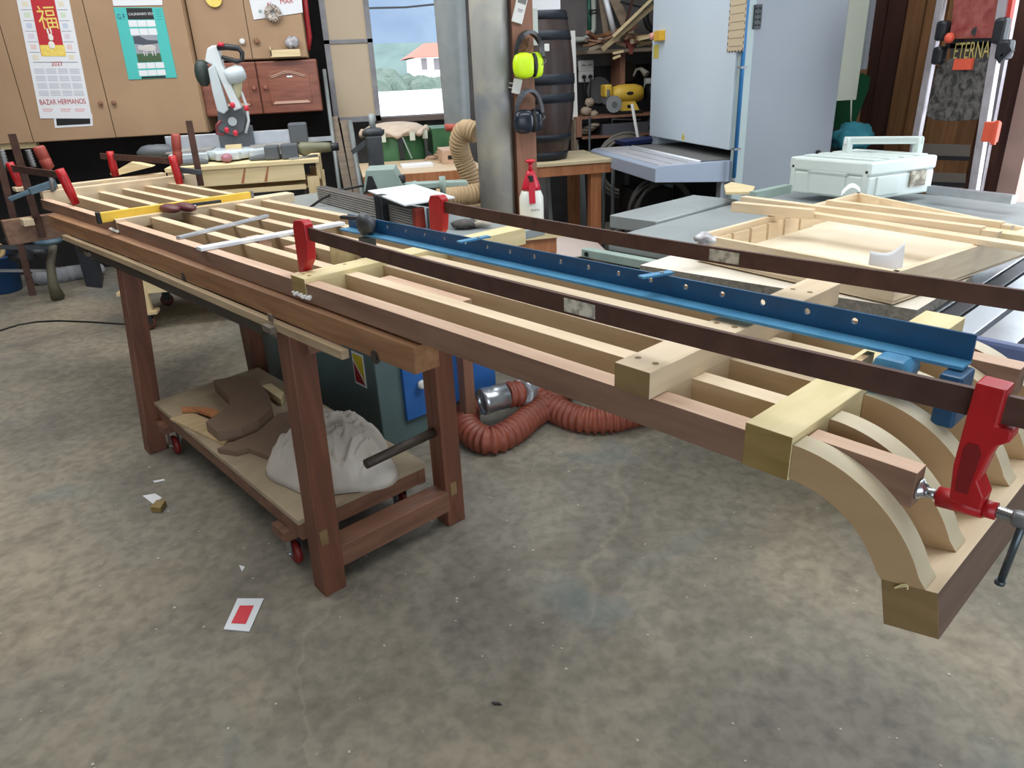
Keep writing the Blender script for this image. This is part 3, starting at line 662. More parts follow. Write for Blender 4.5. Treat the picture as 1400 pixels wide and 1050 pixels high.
obj('bench_top', MB(FR).hexa([(-4.5, .87, .85), (-1.85, .87, .88), (-1.85, 1.3, .88), (-4.5, 1.3, .85), (-4.5, .87, .87), (-1.85, .87, .90), (-1.85, 1.3, .90), (-4.5, 1.3, .87)]), w_dark, bench)
obj('stretcher', MB(FR).box((-1.868, .84, .075), (-1.786, 1.278, .152)), w_redb, bench, bevel=.003)
obj('stretcher', MB(FR).box((-3.29, .77, .075), (-3.22, 1.27, .15)), w_redb, bench, bevel=.003)
c = FR(FB(372, 437, .785)); 
for px, py in ((372, 446), (123, 345)):
    q = FB(px, py, .776); mb = MB(FR).box((q[0]-.012, q[1]-.002, q[2]-.03), (q[0]+.012, q[1]+.002, q[2]+.035)); mb.box((q[0]-.02, q[1]-.02, q[2]-.012), (q[0]+.03, q[1]-.0, q[2]+.006))
    obj('batten_bracket', mb, mat('old_bracket', (120, 110, 98), .5, .5), bench)
for (px, py) in ((252, 379), (507, 490)):
    a = V3(FB(px, py, .79)); a.y = bbm(a.x)-.0015; obj('bolt_hole', MB(FR).cyl((a.x, a.y, a.z), (a.x, a.y+.004, a.z), .017, 16).cyl((a.x+.002, a.y-.004, a.z), (a.x+.002, a.y, a.z), .008, 8), w_dark, bench)
for p in ((443, 735), (620, 668)):
    a = FA(*p, -1.781 if p[0] < 500 else -1.80); obj('tenon_end', MB(FR).box((a[0]-.004, a[1]-.013, a[2]-.025), (a[0]+.0015, a[1]+.013, a[2]+.025)), w_end2, bench)
# dowel handle through the right leg
A = FA(594, 590, -1.84); B = FZ(500, 632, A[2]-.02)
single('wooden_dowel', MB(FR).cyl((-1.84, 1.29, A[2]), (-1.84, 1.29-.29, A[2]-.012), .0165, 14), w_dark, 'round wooden dowel sticking out of the right bench leg', 'dowel')

# ---- dolly under the bench
zd = .235
dolly = thing('rolling_dolly', 'low wooden dolly with plywood top and castors pushed under the workbench', 'dolly', FR((-2.5, 1.0, 0)))
D0, D1, D2, D3 = (-3.21, .765), (-1.89, .765), (-1.89, 1.265), (-3.25, 1.265)
ply = MB(FR).hexa([(p[0], p[1], zd-.016) for p in (D0, D1, D2, D3)]+[(p[0], p[1], zd) for p in (D0, D1, D2, D3)])
obj('plywood_top', ply, w_ply, dolly)
obj('side_rail', MB(FR).box((-3.2, .772, zd-.078), (-1.895, .80, zd-.017)), w_redb, dolly); obj('side_rail', MB(FR).box((-3.2, 1.23, zd-.078), (-1.895, 1.258, zd-.017)), w_redb, dolly)
obj('end_rail', MB(FR).box((-1.93, .80, zd-.078), (-1.90, 1.23, zd-.017)), w_redb, dolly)
for a in (-2.02, -3.14):
    obj('cross_rail', MB(FR).box((a-.045, .745, zd-.115), (a+.045, 1.28, zd-.079)), w_redb, dolly)
    for b in (.79, 1.22):
        cs = obj('castor', MB(FR).lathe((a, b-.012, .042), (0, 1, 0), [(.03, 0), (.041, .004), (.041, .02), (.03, .024)], 20), mat('red_castor_wheel', (120, 30, 26), .5), dolly)
        obj('castor_fork', MB(FR).box((a-.018, b-.02, .04), (a+.018, b-.016, zd-.116)).box((a-.018, b+.016, .04), (a+.018, b+.02, zd-.116)).cyl((a, b-.026, .042), (a, b+.026, .042), .008, 10), chrome, cs)
# curved templates and scraps on the dolly
def plate(name, pts, z0, th, m_, lab, cat='wood piece'):
    L = [FZ(*p, z0+th) for p in pts]; single(name, MB(FR).prism([(q[0], q[1], z0) for q in L], (0, 0, th)), m_, lab, cat)
plate('curved_template', [(291, 520), (328, 513), (352, 520), (368, 540), (372, 556), (352, 575), (330, 585), (297, 590), (281, 577), (302, 562), (314, 552), (312, 541)], zd+.001, .052, w_mdfp, 'dark brown curved template stacked thick on the dolly plywood')
plate('curved_template', [(297, 613), (352, 590), (380, 565), (398, 562), (412, 634), (393, 633), (338, 612), (322, 617)], zd+.001, .02, w_mdfp, 'flat brown board with curved cut lying in front of the thick template')
plate('wood_offcut', [(247, 556), (268, 556), (290, 558), (308, 566), (296, 573), (285, 566), (268, 560), (248, 561)], zd+.014, .012, w_or, 'small orange curved offcut beside the dark template')
plate('plywood_sheet', [(232, 572), (262, 563), (322, 590), (306, 607)], zd+.0008, .010, wood('striped_ply_face', (164, 140, 104), (192, 168, 130), 'b', st=9), 'thin striped plywood sheet under the curved templates')
plate('wood_offcut', [(357, 527), (370, 524), (388, 536), (384, 546)], zd+.001, .03, w_pine, 'small pale offcut behind the dark curved template')
# cloth heap
def cl(u, v):
    x = (u-.5)*2; y = (v-.5)*2; r = max(abs(x), abs(y)); L_ = math.hypot(x, y) or 1e-6
    th = math.atan2(y, x); e = (1+.10*math.sin(3*th+1)+.07*math.sin(5*th))*r; X = x/L_*e; Y = y/L_*e
    h = .185*max(0, 1-r**2.2)**.75
    a = X*3.1; b_ = Y*2.3; f = noise.noise(Vector((a, b_, 1)))*.045+(abs(noise.noise(Vector((a*2.2+b_, b_*1.3, 4))))-.2)*-.05+abs(noise.noise(Vector((a*4, b_*4+a, 9))))*-.018
    return (-2.115+X*.235, 1.035+Y*.205, zd+.002+max(h+f*(1-r**5), .001))
single('dust_cloth', MB(FR).grid(cl, 80, 80), cloth, 'crumpled dusty white cloth heaped on the right end of the dolly', 'cloth', solid=.003, recalc=False)

# ============================================================ FLOOR ITEMS
def slab(name, pts, z0, th, m_, lab, cat, **k):
    L = [WZ(*p, z0) for p in pts]; return single(name, MB().prism([(q[0], q[1], z0) for q in L], (0, 0, th)), m_, lab, cat, **k)
sc_ = slab('foil_sachet', [(306, 861), (325, 819), (361, 819), (341, 864)], .001, .003, mat('silver_white_foil', (216, 222, 228), .35), 'torn white and red sachet lying on the floor in front of the bench', 'packet')
L = [WZ(*p, .0045) for p in [(316, 852), (328, 828), (347, 828), (336, 853)]]
obj('red_print', MB().prism(L, (0, 0, .0006)), mat('red_print', (206, 28, 48), .5), sc_)
slab('wood_offcut', [(207, 700), (216, 690), (228, 690), (221, 701)], .001, .022, w_end, 'small brown wood block on the floor left of the bench', 'wood piece')
slab('paper_scrap', [(195, 678), (212, 675), (222, 681), (209, 689)], .001, .0015, paper, 'pale blue-white paper scrap next to the small floor block', 'paper')
slab('paper_scrap', [(209, 658), (224, 655), (226, 657), (212, 660)], .001, .0015, paper, 'thin white paper sliver on the floor near the left bench leg', 'paper')
slab('paper_scrap', [(327, 773), (335, 775), (331, 782)], .001, .0015, paper, 'tiny white paper triangle on the floor between sachet and near leg', 'paper')
slab('dark_chip', [(672, 961), (682, 961), (686, 964), (676, 964)], .001, .003, black, 'tiny dark chip on the floor in the foreground', 'chip')
mb = MB(); rg = random.Random(3)
for i in range(420):
    a = rg.uniform(-3.2, .9); b = rg.uniform(-.3, 3.0); p = FR((a, b, 0)); s = rg.uniform(.0015, .006); t_ = rg.random()*6
    P = [(p[0]+s*math.cos(t_+k*1.6)*rg.uniform(.5, 1.2), p[1]+s*math.sin(t_+k*1.6)*rg.uniform(.5, 1.2), .001) for k in range(4)]; mb.prism(P, (0, 0, .001))
tag(obj('wood_chips', mb, mat('pale_chips', (186, 178, 164), .8)), 'tiny pale chips and shavings scattered over the concrete floor', 'wood chips', kind='stuff')
ct = [WZ(*p, .006) for p in [(-30, 462), (0, 452), (25, 444), (50, 440), (80, 438.5), (120, 440), (170, 443), (200, 436), (210, 425)]]
single('power_cable', MB().tube(ct, .006, 8), black, 'thin black cable across the floor at left', 'cable')
# post and hoses to the right of the bench
single('wooden_post', MB(FR).box((-2.335, 1.772, 0), (-2.29, 1.825, .80)), w_post, 'dark brown square post behind the right bench leg', 'post')
def hosef(pts, r, pitch=.028, amp=.008, n=16, closed=False):
    P = [V3(p) for p in pts]; # catmull
    out = []
    for i in range(len(P)-1):
        p0 = P[max(i-1, 0)]; p1 = P[i]; p2 = P[i+1]; p3 = P[min(i+2, len(P)-1)]; L = (p2-p1).length; k = max(2, int(L/(pitch/2)))
        for j in range(k):
            t_ = j/k; out.append(.5*((2*p1)+(-p0+p2)*t_+(2*p0-5*p1+4*p2-p3)*t_*t_+(-p0+3*p1-3*p2+p3)*t_**3))
    out.append(P[-1]); O2 = []; R = []
    for i, (a, b) in enumerate(zip(out, out[1:])):
        up = i % 2; O2 += [a+(b-a)*.12, a+(b-a)*.5, a+(b-a)*.88]; R += [r+amp*.75, r+amp, r+amp*.75] if up else [r-amp*.3, r-amp*.45, r-amp*.3]
    return MB().tube(O2, R, n)
R_ = .055
h1 = [WZ(*p, R_) for p in [(645, 540), (640, 575), (652, 598), (680, 592), (715, 570), (750, 556), (800, 560), (850, 545)]]
h1 = [(.33, 3.75, R_), (.28, 3.25, R_), (.36, 2.92, R_), (.50, 2.86, R_), (.66, 2.98, R_), (.80, 3.15, R_), (.95, 3.3, R_)]
def hz(pxs, z): return [WZ(x, y, z) for x, y in pxs]
t = thing('dust_hose', 'red-brown ribbed extraction hose looped on the floor behind the bench', 'hose', WZ(700, 600, 0))
obj('ribbed_hose', hosef(hz([(655, 520), (640, 548), (640, 585), (668, 602), (700, 590), (728, 568), (760, 545), (775, 520)], R_), R_), hose_m, t)
t = thing('dust_hose', 'second ribbed hose with silver taped collar, lying above the looped one', 'hose', WZ(780, 580, 0))
P = hz([(722, 545), (752, 556), (790, 572), (830, 574), (880, 562), (940, 540)], R_)
P[0] = (P[0][0], P[0][1], .10)
obj('ribbed_hose', hosef(P, R_), hose_m, t)
c0 = V3(WZ(664, 548, .16)); c1 = V3(WZ(692, 540, .165)); c2 = V3(WZ(712, 538, .15)); c3 = V3(P[0]); d = (c1-c0).normalized()
obj('metal_collar', MB().tube([c0-d*.02, c0, c0+d*.03, c1], [.060, .061, .057, .058], 20, cap=False), foil, t, solid=.002, recalc=False)
obj('hose_neck', hosef([c1, c2], .054), hose_m, t)
obj('foil_tape', hosef([c2, (c2+c3)/2+V3((0, 0, .006)), c3], .060, .016, .004), foil, t)
# far cart castor etc under the back bench

# ============================================================ JOINTER (behind the bench)
jn = thing('jointer', 'grey-green jointer machine with ribbed aluminium fence and blue door behind the bench', 'machine', FR((-3, 1.9, 0)))
bc = FA(512, 500, -2.42)[1]; bd0 = FA(548, 520, -2.42)[1]; bd1 = FA(674, 520, -2.42)[1]
obj('body', MB(FR).box((-3.7, bc, 0), (-2.42, bd1+.02, .72)), teal_m, jn, bevel=.006)
d1 = obj('blue_door', MB(FR).box((-2.419, bd0, FA(565, 570, -2.42)[2]), (-2.40, bd1, .70)), blue_d, jn, bevel=.003)
k_ = FA(573, 524, -2.40); obj('door_knob', MB(FR).lathe((-2.40, k_[1], k_[2]), (1, 0, 0), [(.01, 0), (.014, .01), (.02, .016), (.02, .028), (.012, .032)], 16), white_e, d1)
st = FB(491, 505, bc-.001); s1 = obj('safety_sticker', MB(FR).box((st[0]-.045, bc-.002, st[2]-.075), (st[0]+.045, bc-.0005, st[2]+.075)), paper, jn)
obj('sticker_red', MB(FR).prism([(st[0]-.038, bc-.0026, st[2]-.065), (st[0]+.038, bc-.0026, st[2]-.065), (st[0]-.038, bc-.0026, st[2]+.03)], (0, .0005, 0)), mat('sticker_red', (150, 30, 36), .5), s1)
obj('sticker_yellow', MB(FR).prism([(st[0]+.038, bc-.0026, st[2]-.05), (st[0]+.038, bc-.0026, st[2]+.065), (st[0]-.038, bc-.0026, st[2]+.065), (st[0]-.038, bc-.0026, st[2]+.045)], (0, .0005, 0)), mat('sticker_yellow', (206, 186, 40), .5), s1)
obj('cast_table', MB(FR).box((-4.3, 1.93, .80), (-2.35, 2.35, .842)), cast, jn, bevel=.005)
F0 = V3((-3.94, 2.075, 0)); F1 = V3((-2.82, 1.95, 0)); dv = (F1-F0).normalized(); nv = V3((-dv.y, dv.x, 0))
fz0, fz1 = .93, .93
def fence(z0f_, z1f_, w0, w1):
    mb = MB(FR); A, B = F0, F1
    mb.hexa([A+nv*w0+V3((0, 0, z0f_[0])), B+nv*w0+V3((0, 0, z0f_[1])), B+nv*w1+V3((0, 0, z0f_[1])), A+nv*w1+V3((0, 0, z0f_[0])), A+nv*w0+V3((0, 0, z1f_[0])), B+nv*w0+V3((0, 0, z1f_[1])), B+nv*w1+V3((0, 0, z1f_[1])), A+nv*w1+V3((0, 0, z1f_[0]))]); return mb
alug = mat('ribbed_aluminium', (150, 146, 142), .5, .35, c2=(176, 172, 168), scale=6)
fo = obj('ribbed_fence', fence((.845, .845), (fz0, fz1), .004, .05), mat('dark_fence_groove', (84, 80, 78), .6), jn)
for i in range(7):
    r0 = .846+.084*i/7+.002; r1 = r0+.007; e0 = r0
    o = obj('fence_rib', fence((r0, e0), (r1, r1), -.002, .006), alug, fo)
obj('fence_end_cap', MB(FR).hexa([F1+dv*.0+V3((0, 0, .805)), F1+dv*.03+V3((0, 0, .805)), F1+dv*.03+nv*.05+V3((0, 0, .805)), F1+nv*.05+V3((0, 0, .805)), F1+V3((0, 0, .935)), F1+dv*.03+V3((0, 0, .935)), F1+dv*.03+nv*.05+V3((0, 0, .935)), F1+nv*.05+V3((0, 0, .935))]), mat('orange_red_cap', (170, 62, 44), .5), jn)
c = FB(523, 283, 1.96); obj('fence_knob', MB(FR).box((c[0]-.03, 1.93, c[2]-.07), (c[0]+.03, 1.985, c[2]+.06)), blackm, jn, bevel=.01)
# guard housing on the jointer
L = [WY(*p, 4.25) for p in [(489, 256), (497, 234), (541, 229), (553, 254), (585, 249), (586, 256), (505, 262)]]
obj('guard_housing', MB().prism([WY(*p, 4.15) for p in [(497, 262), (500, 233), (538, 231), (553, 257), (568, 254), (568, 262)]], (0.03, .22, 0)), green_m, jn, bevel=.004)
obj('guard_opening', MB().prism([WY(*p, 4.145) for p in [(499, 265), (503, 241), (509, 241), (518, 262)]], (0, .004, 0)), black, jn)
obj('guard_arm', MB().prism([WY(*p, 4.2) for p in [(553, 252), (640, 248), (640, 254), (556, 260)]], (0, .10, 0)), green_m, jn, bevel=.004)
p = V3(WY(605, 250, 4.2)); obj('guard_post', MB().cyl(p-V3((0, 0, .06)), p+V3((0, 0, .035)), .018, 12), green_m, jn)
p = V3(WY(547, 245, 4.2)); obj('black_knob', MB().cyl(p-V3((0, 0, .02)), p+V3((0, 0, .02)), .03, 16), black, jn)
obj('jointer_cable', MB().tube([WY(418, 288, 4.3), WY(440, 272, 4.3), WY(465, 260, 4.25), WY(500, 253, 4.2)], .007, 8), black, jn)
tp = [WZ(*p, .965) for p in [(503, 262), (566, 253), (622, 271), (553, 282)]]
single('white_sheet', MB().prism([(q[0], q[1], .965) for q in tp], (0, 0, .006)), aluw, 'white laminated sheet lying over the jointer guard', 'sheet')
tp = [WZ(*p, .90) for p in [(590, 268), (610, 262), (622, 271), (600, 276)]]
obj('end_motor', MB(FR).cyl((-2.74, 2.03, .80), (-2.74, 2.03, .93), .045, 20), teal_m, jn)
# small side table with spray bottle
stb = thing('side_table', 'small rough table between the big duct and the wooden post', 'table', (.98, 4.05, 0))
obj('table_top', MB().box((.62, 3.78, .655), (1.11, 4.20, .685)), w_pine, stb); obj('apron', MB().box((.66, 3.80, .57), (1.08, 3.825, .655)), w_or, stb)
for x, y in ((.66, 3.81), (1.01, 3.81), (.66, 4.13), (1.01, 4.13)): obj('leg', MB().box((x, y, 0), (x+.07, y+.05, .655)), w_or, stb)
def spray():
    p = WZ(722, 302, .69); x, y = p[0], p[1]; x, y = .985, 3.96; z = .688
    t = thing('spray_bottle', 'white pump spray bottle with red top standing by the wooden post', 'spray bottle', (x, y, z))
    obj('bottle', MB().lathe((x, y, z), (0, 0, 1), [(.060, 0), (.066, .008), (.067, .12), (.066, .165), (.055, .195), (.040, .215), (.030, .22)], 28), mat('translucent_white', (226, 228, 222), .35), t, bevel=0)
    redp = mat('bottle_red', (196, 28, 52), .35)
    obj('pump_collar', MB().lathe((x, y, z+.205), (0, 0, 1), [(.052, 0), (.05, .02), (.036, .06), (.026, .085), (.022, .10)], 24), redp, t)
    obj('pump_rod', MB().cyl((x, y, z+.30), (x, y, z+.35), .011, 12), redp, t); obj('pump_handle', MB().lathe((x, y, z+.345), (0, 0, 1), [(.012, 0), (.026, .006), (.027, .014), (.02, .019)], 20), redp, t)
    obj('trigger', MB().prism([(x-.028, y-.075, z+.14), (x-.028, y-.062, z+.14), (x-.028, y-.045, z+.27), (x-.028, y-.062, z+.27)], (.034, 0, 0)), redp, t, bevel=.003)
    obj('nozzle', MB().box((x-.024, y-.066, z+.255), (x-.002, y-.03, z+.285)), black, t)
    text('lettering', 'WÜRTH', (x-.022, y-.0685, z+.098), (1, 0, 0), (0, 0, 1), .016, black, t, fit=.048)
spray()
gl = thing('work_glove', 'grey and white work gloves lying on the jointer table by the far red jaw', 'glove', WZ(636, 306, .845))
rg = random.Random(9)
gp = V3(WZ(636, 306, .862))
obj('palm', MB().ball(gp, .065, .05, .022, 9, fn=lambda d: 1+.2*noise.noise(d*3)), mat('grey_glove', (92, 90, 88), .9, c2=(60, 58, 58), scale=20), gl)
for i in range(4): 
    q = gp+V3((.04, -.03+.02*i, .0)); obj('finger', MB().tube([q, q+V3((.035, -.012+.008*i, .006)), q+V3((.07, -.02+.012*i, -.004))], [.012, .012, .009], 8), mat('pale_glove', (178, 170, 156), .9), gl)
p = FZ(657, 335, .75)
single('wood_block', MB().prism([(q[0], q[1], .69) for q in [WZ(*p, .74) for p in [(632, 320), (672, 315), (686, 320), (686, 330), (640, 330)]]], (0, 0, .05)), w_pine, 'pale wood block lying beside the gloves', 'wood block') if False else None

# ============================================================ TABLE SAW with its load
saw = thing('table_saw', 'large sliding table saw with grey cast tables behind the lattice frame', 'machine', FR((-1.2, 2.8, 0)))
obj('main_table', MB(FR).box((-1.95, 2.32, .79), (-.72, 4.0, .845)), cast, saw, bevel=.004)
obj('extension_table', MB(FR).box((-2.23, 2.66, .795), (-1.965, 3.34, .855)), cast, saw, bevel=.004)
obj('cabinet', MB(FR).box((-1.75, 2.45, 0), (-.8, 3.2, .79)), green_m, saw, bevel=.01)
q0 = FZ(806, 341, .80); obj('fence_rail', MB(FR).box((-2.03, 2.24, .765), (-1.2, 2.285, .80)), green_m, saw, bevel=.003)
obj('rail_bolt', MB(FR).cyl((-2.0, 2.235, .782), (-2.0, 2.242, .782), .010, 10), black, saw)
for i, (a0, a1) in enumerate(((-.72, -.655), (-.645, -.60), (-.59, -.52), (-.505, -.42), (-.405, -.36))):
    m_ = (alu, mat('slot_dark', (54, 56, 62), .5), mat('pale_profile', (196, 204, 214), .4, .4), alu, mat('slate_profile', (92, 104, 128), .4, .3))[i]
    obj('sliding_profile', MB(FR).box((a0, 2.12, .74), (a1, 4.1, .80)), m_, saw, bevel=.002)
obj('profile_core', MB(FR).box((-.715, 2.14, .72), (-.37, 4.08, .775)), castd, saw)
obj('profile_end_cap', MB(FR).box((-.52, 2.09, .715), (-.35, 2.12, .805)), mat('slate_cap', (92, 104, 140), .4), saw, bevel=.012)
A = V3(WZ(1270, 262, .90)); B = V3(WZ(1386, 276, .90))
single('crosscut_fence', MB().bar(A+V3((0, 0, .01)), B+V3((0, 0, .01)), .04, .035), alu, 'grey aluminium crosscut fence bar to the right of the white toolbox', 'fence')
mb = MB(FR).hexa([(-1.56, 2.03, .846-.035), (-.66, 2.10, .846-.035), (-.66, 2.55, .846-.035), (-1.56, 2.4, .846-.035), (-1.56, 2.03, .846), (-.66, 2.10, .846), (-.66, 2.55, .846), (-1.56, 2.4, .846)], (0, 0, 1, 1, 0, 0))
single('white_board', mb, [mat('whitish_board', (214, 206, 190), .55, c2=(228, 222, 208), scale=3), mat('ragged_grey_edge', (104, 100, 92), .9, c2=(150, 144, 132), scale=60, bump=.6)], 'whitish board with ragged grey edge lying under the wooden tray', 'board')
# wooden tray
tz = .945
TP = [FZ(*p, tz) for p in [(954, 320), (1228, 372), (1412, 312), (1173, 263)]]
TP = [V3(p) for p in TP]
tray = thing('drawer_box', 'large shallow pale wooden box with slotted side lying on the saw table', 'box', FR((TP[0].x, TP[0].y, .85)))
tb = .852
for i in range(4):
    A, B = TP[i], TP[(i+1) % 4]; d = (B-A).normalized(); n_ = V3((-d.y, d.x, 0))*.018
    lo = [V3((q.x, q.y, tb)) for q in (A, B, B+n_, A+n_)]; hi = [V3((q.x, q.y, tz)) for q in (A, B, B+n_, A+n_)]
    obj('side_board', MB(FR).hexa(lo+hi), w_a if i in (0, 2) else w_b, tray, bevel=.001)
obj('tray_bottom', MB(FR).prism([(p.x, p.y, tb+.004) for p in TP], (0, 0, .006)), mat('pale_sheet', (222, 210, 186), .5, c2=(232, 222, 202), scale=2), tray)
A, B = TP[3], TP[0]; d = (B-A); dn = d.normalized(); n_ = V3((-dn.y, dn.x, 0))
for i in range(6):
    s0 = A+d*(.36+i*.10)+n_*.019; s1 = A+d*(.36+i*.10+.085)+n_*.019
    obj('slot_block', MB(FR).hexa([V3((q.x, q.y, tb+.01)) for q in (s0, s1, s1+n_*.012, s0+n_*.012)]+[V3((q.x, q.y, tz-.022)) for q in (s0, s1, s1+n_*.012, s0+n_*.012)]), w_b, tray)
def stick(p, q, z, w, h, lab, m_=None, tenon=0):
    A = V3(FZ(*p, z)); B = V3(FZ(*q, z)); d = (B-A).normalized(); t = MB(FR).bar(A-V3((0, 0, h/2)), B-V3((0, 0, h/2)), w, h)
    if tenon: t.bar(B-V3((0, 0, h/2)), B+d*tenon-V3((0, 0, h/2)), w*.85, h*.6)
    single('wood_batten', t, m_ or w_a, lab, 'batten', bevel=.001)
stick((1003, 276), (1112, 286), .985, .035, .036, 'short square batten at the left front of the sticks on the tray')
stick((1016, 268), (1345, 310), .985, .036, .036, 'long square batten with a tenon at its right end across the tray', tenon=.05)
stick((1132, 273), (1372, 303), .985, .03, .036, 'rear batten crossing the tray behind the tenoned one', tenon=.03)
stick((1100, 288), (1420, 337), .965, .05, .018, 'low flat batten in front, running out of the photo at right')
stick((1320, 309), (1430, 324), .968, .06, .02, 'thin flat strip at the right end under the other battens', w_pine)
single('wood_block', MB(FR).prism([FZ(*p, .90) for p in [(990, 256), (1000, 252), (1032, 258), (1028, 266), (992, 266)]], (0, 0, .012)), w_pine, 'curved pale offcut by the sander foot at the left end of the battens', 'wood block')
stick((1030, 262), (1078, 252), .93, .04, .04, 'grey-green dusty beam end beside the white toolbox', green_m)
# curled paper sheets
A = V3(FZ(1192, 345, .93)); cA = [FZ(*p, .93) for p in [(1186, 372), (1196, 376), (1212, 376), (1234, 366)]]
def curl(u, v):
    P = [V3(FB(1185+48*u, 374+3*math.sin(u*3), 2.14)), V3(FB(1190+48*u, 343-14*u**2.2+6*math.sin(u*PI), 2.14+.03*u))]
    q = P[0]*(1-v)+P[1]*v; q.y += .03*math.sin(u*PI)*.5; return FR(q)
single('paper_sheet', MB().grid(curl, 12, 6), paper, 'curled white paper tucked at the front corner of the wooden box', 'paper', solid=.0006, recalc=False)
def curl2(u, v): q = V3(FZ(1150+26*u, 262-8*math.sin(u*2.6)+6*v, .95)); q.z += .012*math.sin(u*3); return FR(q)
single('paper_sheet', MB().grid(curl2, 10, 4), paper, 'small white paper curl in front of the white toolbox', 'paper', solid=.0006, recalc=False)
c = V3(FR(FZ(964, 327, .95)))
single('plastic_wrap', MB().ball(c, .035, .035, .022, 9, fn=lambda d: 1+.5*noise.noise(d*5)), mat('crumpled_wrap', (150, 146, 150), .25, c2=(206, 206, 210), scale=30, contrast=.15, bump=.8), 'crumpled clear plastic wrap at the near left corner of the wooden box', 'plastic wrap')
# white toolbox
def toolbox():
    zb_ = .88; A = V3(WZ(1077, 262, zb_)); B = V3(WZ(1183, 275, zb_)); C = V3(WZ(1272, 262, zb_)); Dd = A+(C-B)
    ztp = WD(1081, 214, math.hypot(A.x, A.y))[2]; h = ztp-zb_
    t = thing('toolbox', 'white plastic toolbox case with carry handle standing on the saw table', 'toolbox', ((A.x+C.x)/2, (A.y+C.y)/2, zb_))
    e1 = (B-A); e2 = (C-B); u = e1.normalized(); v = e2.normalized(); Z_ = V3((0, 0, 1))
    def hx(o, a, b, c_): return [o, o+a, o+a+b, o+b, o+c_, o+a+c_, o+a+b+c_, o+b+c_]
    obj('case_base', MB().hexa(hx(A, e1, e2, Z_*h*.62)), tool_w, t, bevel=.008)
    obj('case_lid', MB().hexa(hx(A+Z_*h*.64-u*.004-v*.004, e1+u*.008, e2+v*.008, Z_*h*.36)), tool_w, t, bevel=.010)
    obj('seam', MB().hexa(hx(A+Z_*h*.60+u*.004+v*.004, e1-u*.008, e2-v*.008, Z_*h*.06)), tool_s, t)
    for f0, f1 in ((.22, .58),): obj('front_panel', MB().hexa(hx(A+e1*.28-v*.006+Z_*h*.05, e1*.45, v*.008, Z_*h*.62)), tool_w, t, bevel=.003)
    obj('front_lip', MB().hexa(hx(A+e1*.26-v*.008+Z_*h*.60, e1*.49, v*.01, Z_*h*.06)), tool_s, t)
    obj('side_panel', MB().hexa(hx(B+e2*.12-u*.002+Z_*h*.10, e2*.34, u*.008, Z_*h*.5)), tool_w, t, bevel=.003)
    lab_ = obj('side_label', MB().hexa(hx(B+e2*.62-u*.001+Z_*h*.22, e2*.24, u*.009, Z_*h*.42)), mat('worn_label', (188, 182, 160), .6, c2=(112, 100, 84), scale=24, contrast=.1), t)
    for k in (.02, .93): obj('corner_post', MB().hexa(hx(A+e1*k-v*.006, e1*.05, v*.012, Z_*h*.98)), tool_w, t, bevel=.003)
    for q in (.06, .985): obj('latch_hole', MB().hexa(hx(A+e1*(q-.02)-v*.0075+Z_*h*.72, e1*.025, v*.003, Z_*h*.06)), black, t)
    for k in (.12, .34, .56, .80): obj('lid_step', MB().hexa(hx(A+e1*.06+e2*k+Z_*h, e1*.88, e2*.14, Z_*.007)), tool_w, t, bevel=.002)
    P0 = A+e2*.52+e1*.10+Z_*h; P1 = A+e2*.52+e1*1.02+Z_*h
    P0 = V3(WD(1157, 214, math.hypot(P0.x, P0.y))); P1 = V3(WD(1252, 216, math.hypot(P0.x, P0.y)+.02)); P0.z = P1.z = ztp-.002; hh = .075
    hd = MB()
    hd.bar(P0, P0+Z_*hh, .03, .038, up=(0, 1, 0)); hd.bar(P1, P1+Z_*hh, .03, .038, up=(0, 1, 0)); hd.bar(P0+Z_*(hh-.012)-(P1-P0).normalized()*.019, P1+Z_*(hh-.012)+(P1-P0).normalized()*.019, .03, .034)
    h_ = obj('carry_handle', hd, tool_w, t, bevel=.003)
    g = MB(); dd = (P1-P0).normalized(); nn = V3((dd.y, -dd.x, 0))*.0158
    for k in (.004, -.004): g.bar(P0+Z_*(hh-.01+k)+nn, P1+Z_*(hh-.01+k)+nn, .001, .0022)
    obj('handle_groove', g, tool_s, h_)
toolbox()

# ============================================================ WIDE BELT SANDER
sd = thing('belt_sander', 'tall pale blue-grey wide belt sanding machine with conveyor table', 'machine', (2.8, 5.1, 0))
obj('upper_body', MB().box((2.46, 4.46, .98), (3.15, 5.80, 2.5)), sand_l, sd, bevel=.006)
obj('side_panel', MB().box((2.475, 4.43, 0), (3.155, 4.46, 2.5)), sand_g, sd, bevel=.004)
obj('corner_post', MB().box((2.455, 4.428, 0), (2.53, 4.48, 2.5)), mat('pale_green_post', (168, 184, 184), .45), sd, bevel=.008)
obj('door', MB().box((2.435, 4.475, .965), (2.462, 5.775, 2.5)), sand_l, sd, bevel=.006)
obj('rear_foot', MB().box((2.47, 5.68, 0), (3.15, 5.80, .98)), sand_l, sd); obj('lower_body', MB().box((2.62, 4.46, 0), (3.15, 5.70, .76)), mat('dark_machine_inside', (34, 34, 36), .7), sd)
L = [(1.925, .885), (1.925, .80), (2.47, .765), (2.75, .765), (2.75, .90), (1.95, .90)]
cvt = obj('conveyor_table', MB().prism([(x, 4.45, z) for x, z in L], (0, 1.29, 0)), mat('conveyor_frame', (150, 162, 182), .4, c2=(162, 174, 192), scale=2), sd, bevel=.004)
obj('infeed_plate', MB().box((1.96, 4.47, .90), (2.24, 5.72, .904)), mat('worn_infeed_plate', (178, 178, 186), .4, .2, c2=(198, 198, 204), scale=5), cvt)
obj('conveyor_belt', MB().box((2.26, 4.50, .896), (2.74, 5.70, .907)), mat('belt_rubber', (92, 92, 92), .85, c2=(112, 110, 108), scale=30), cvt)
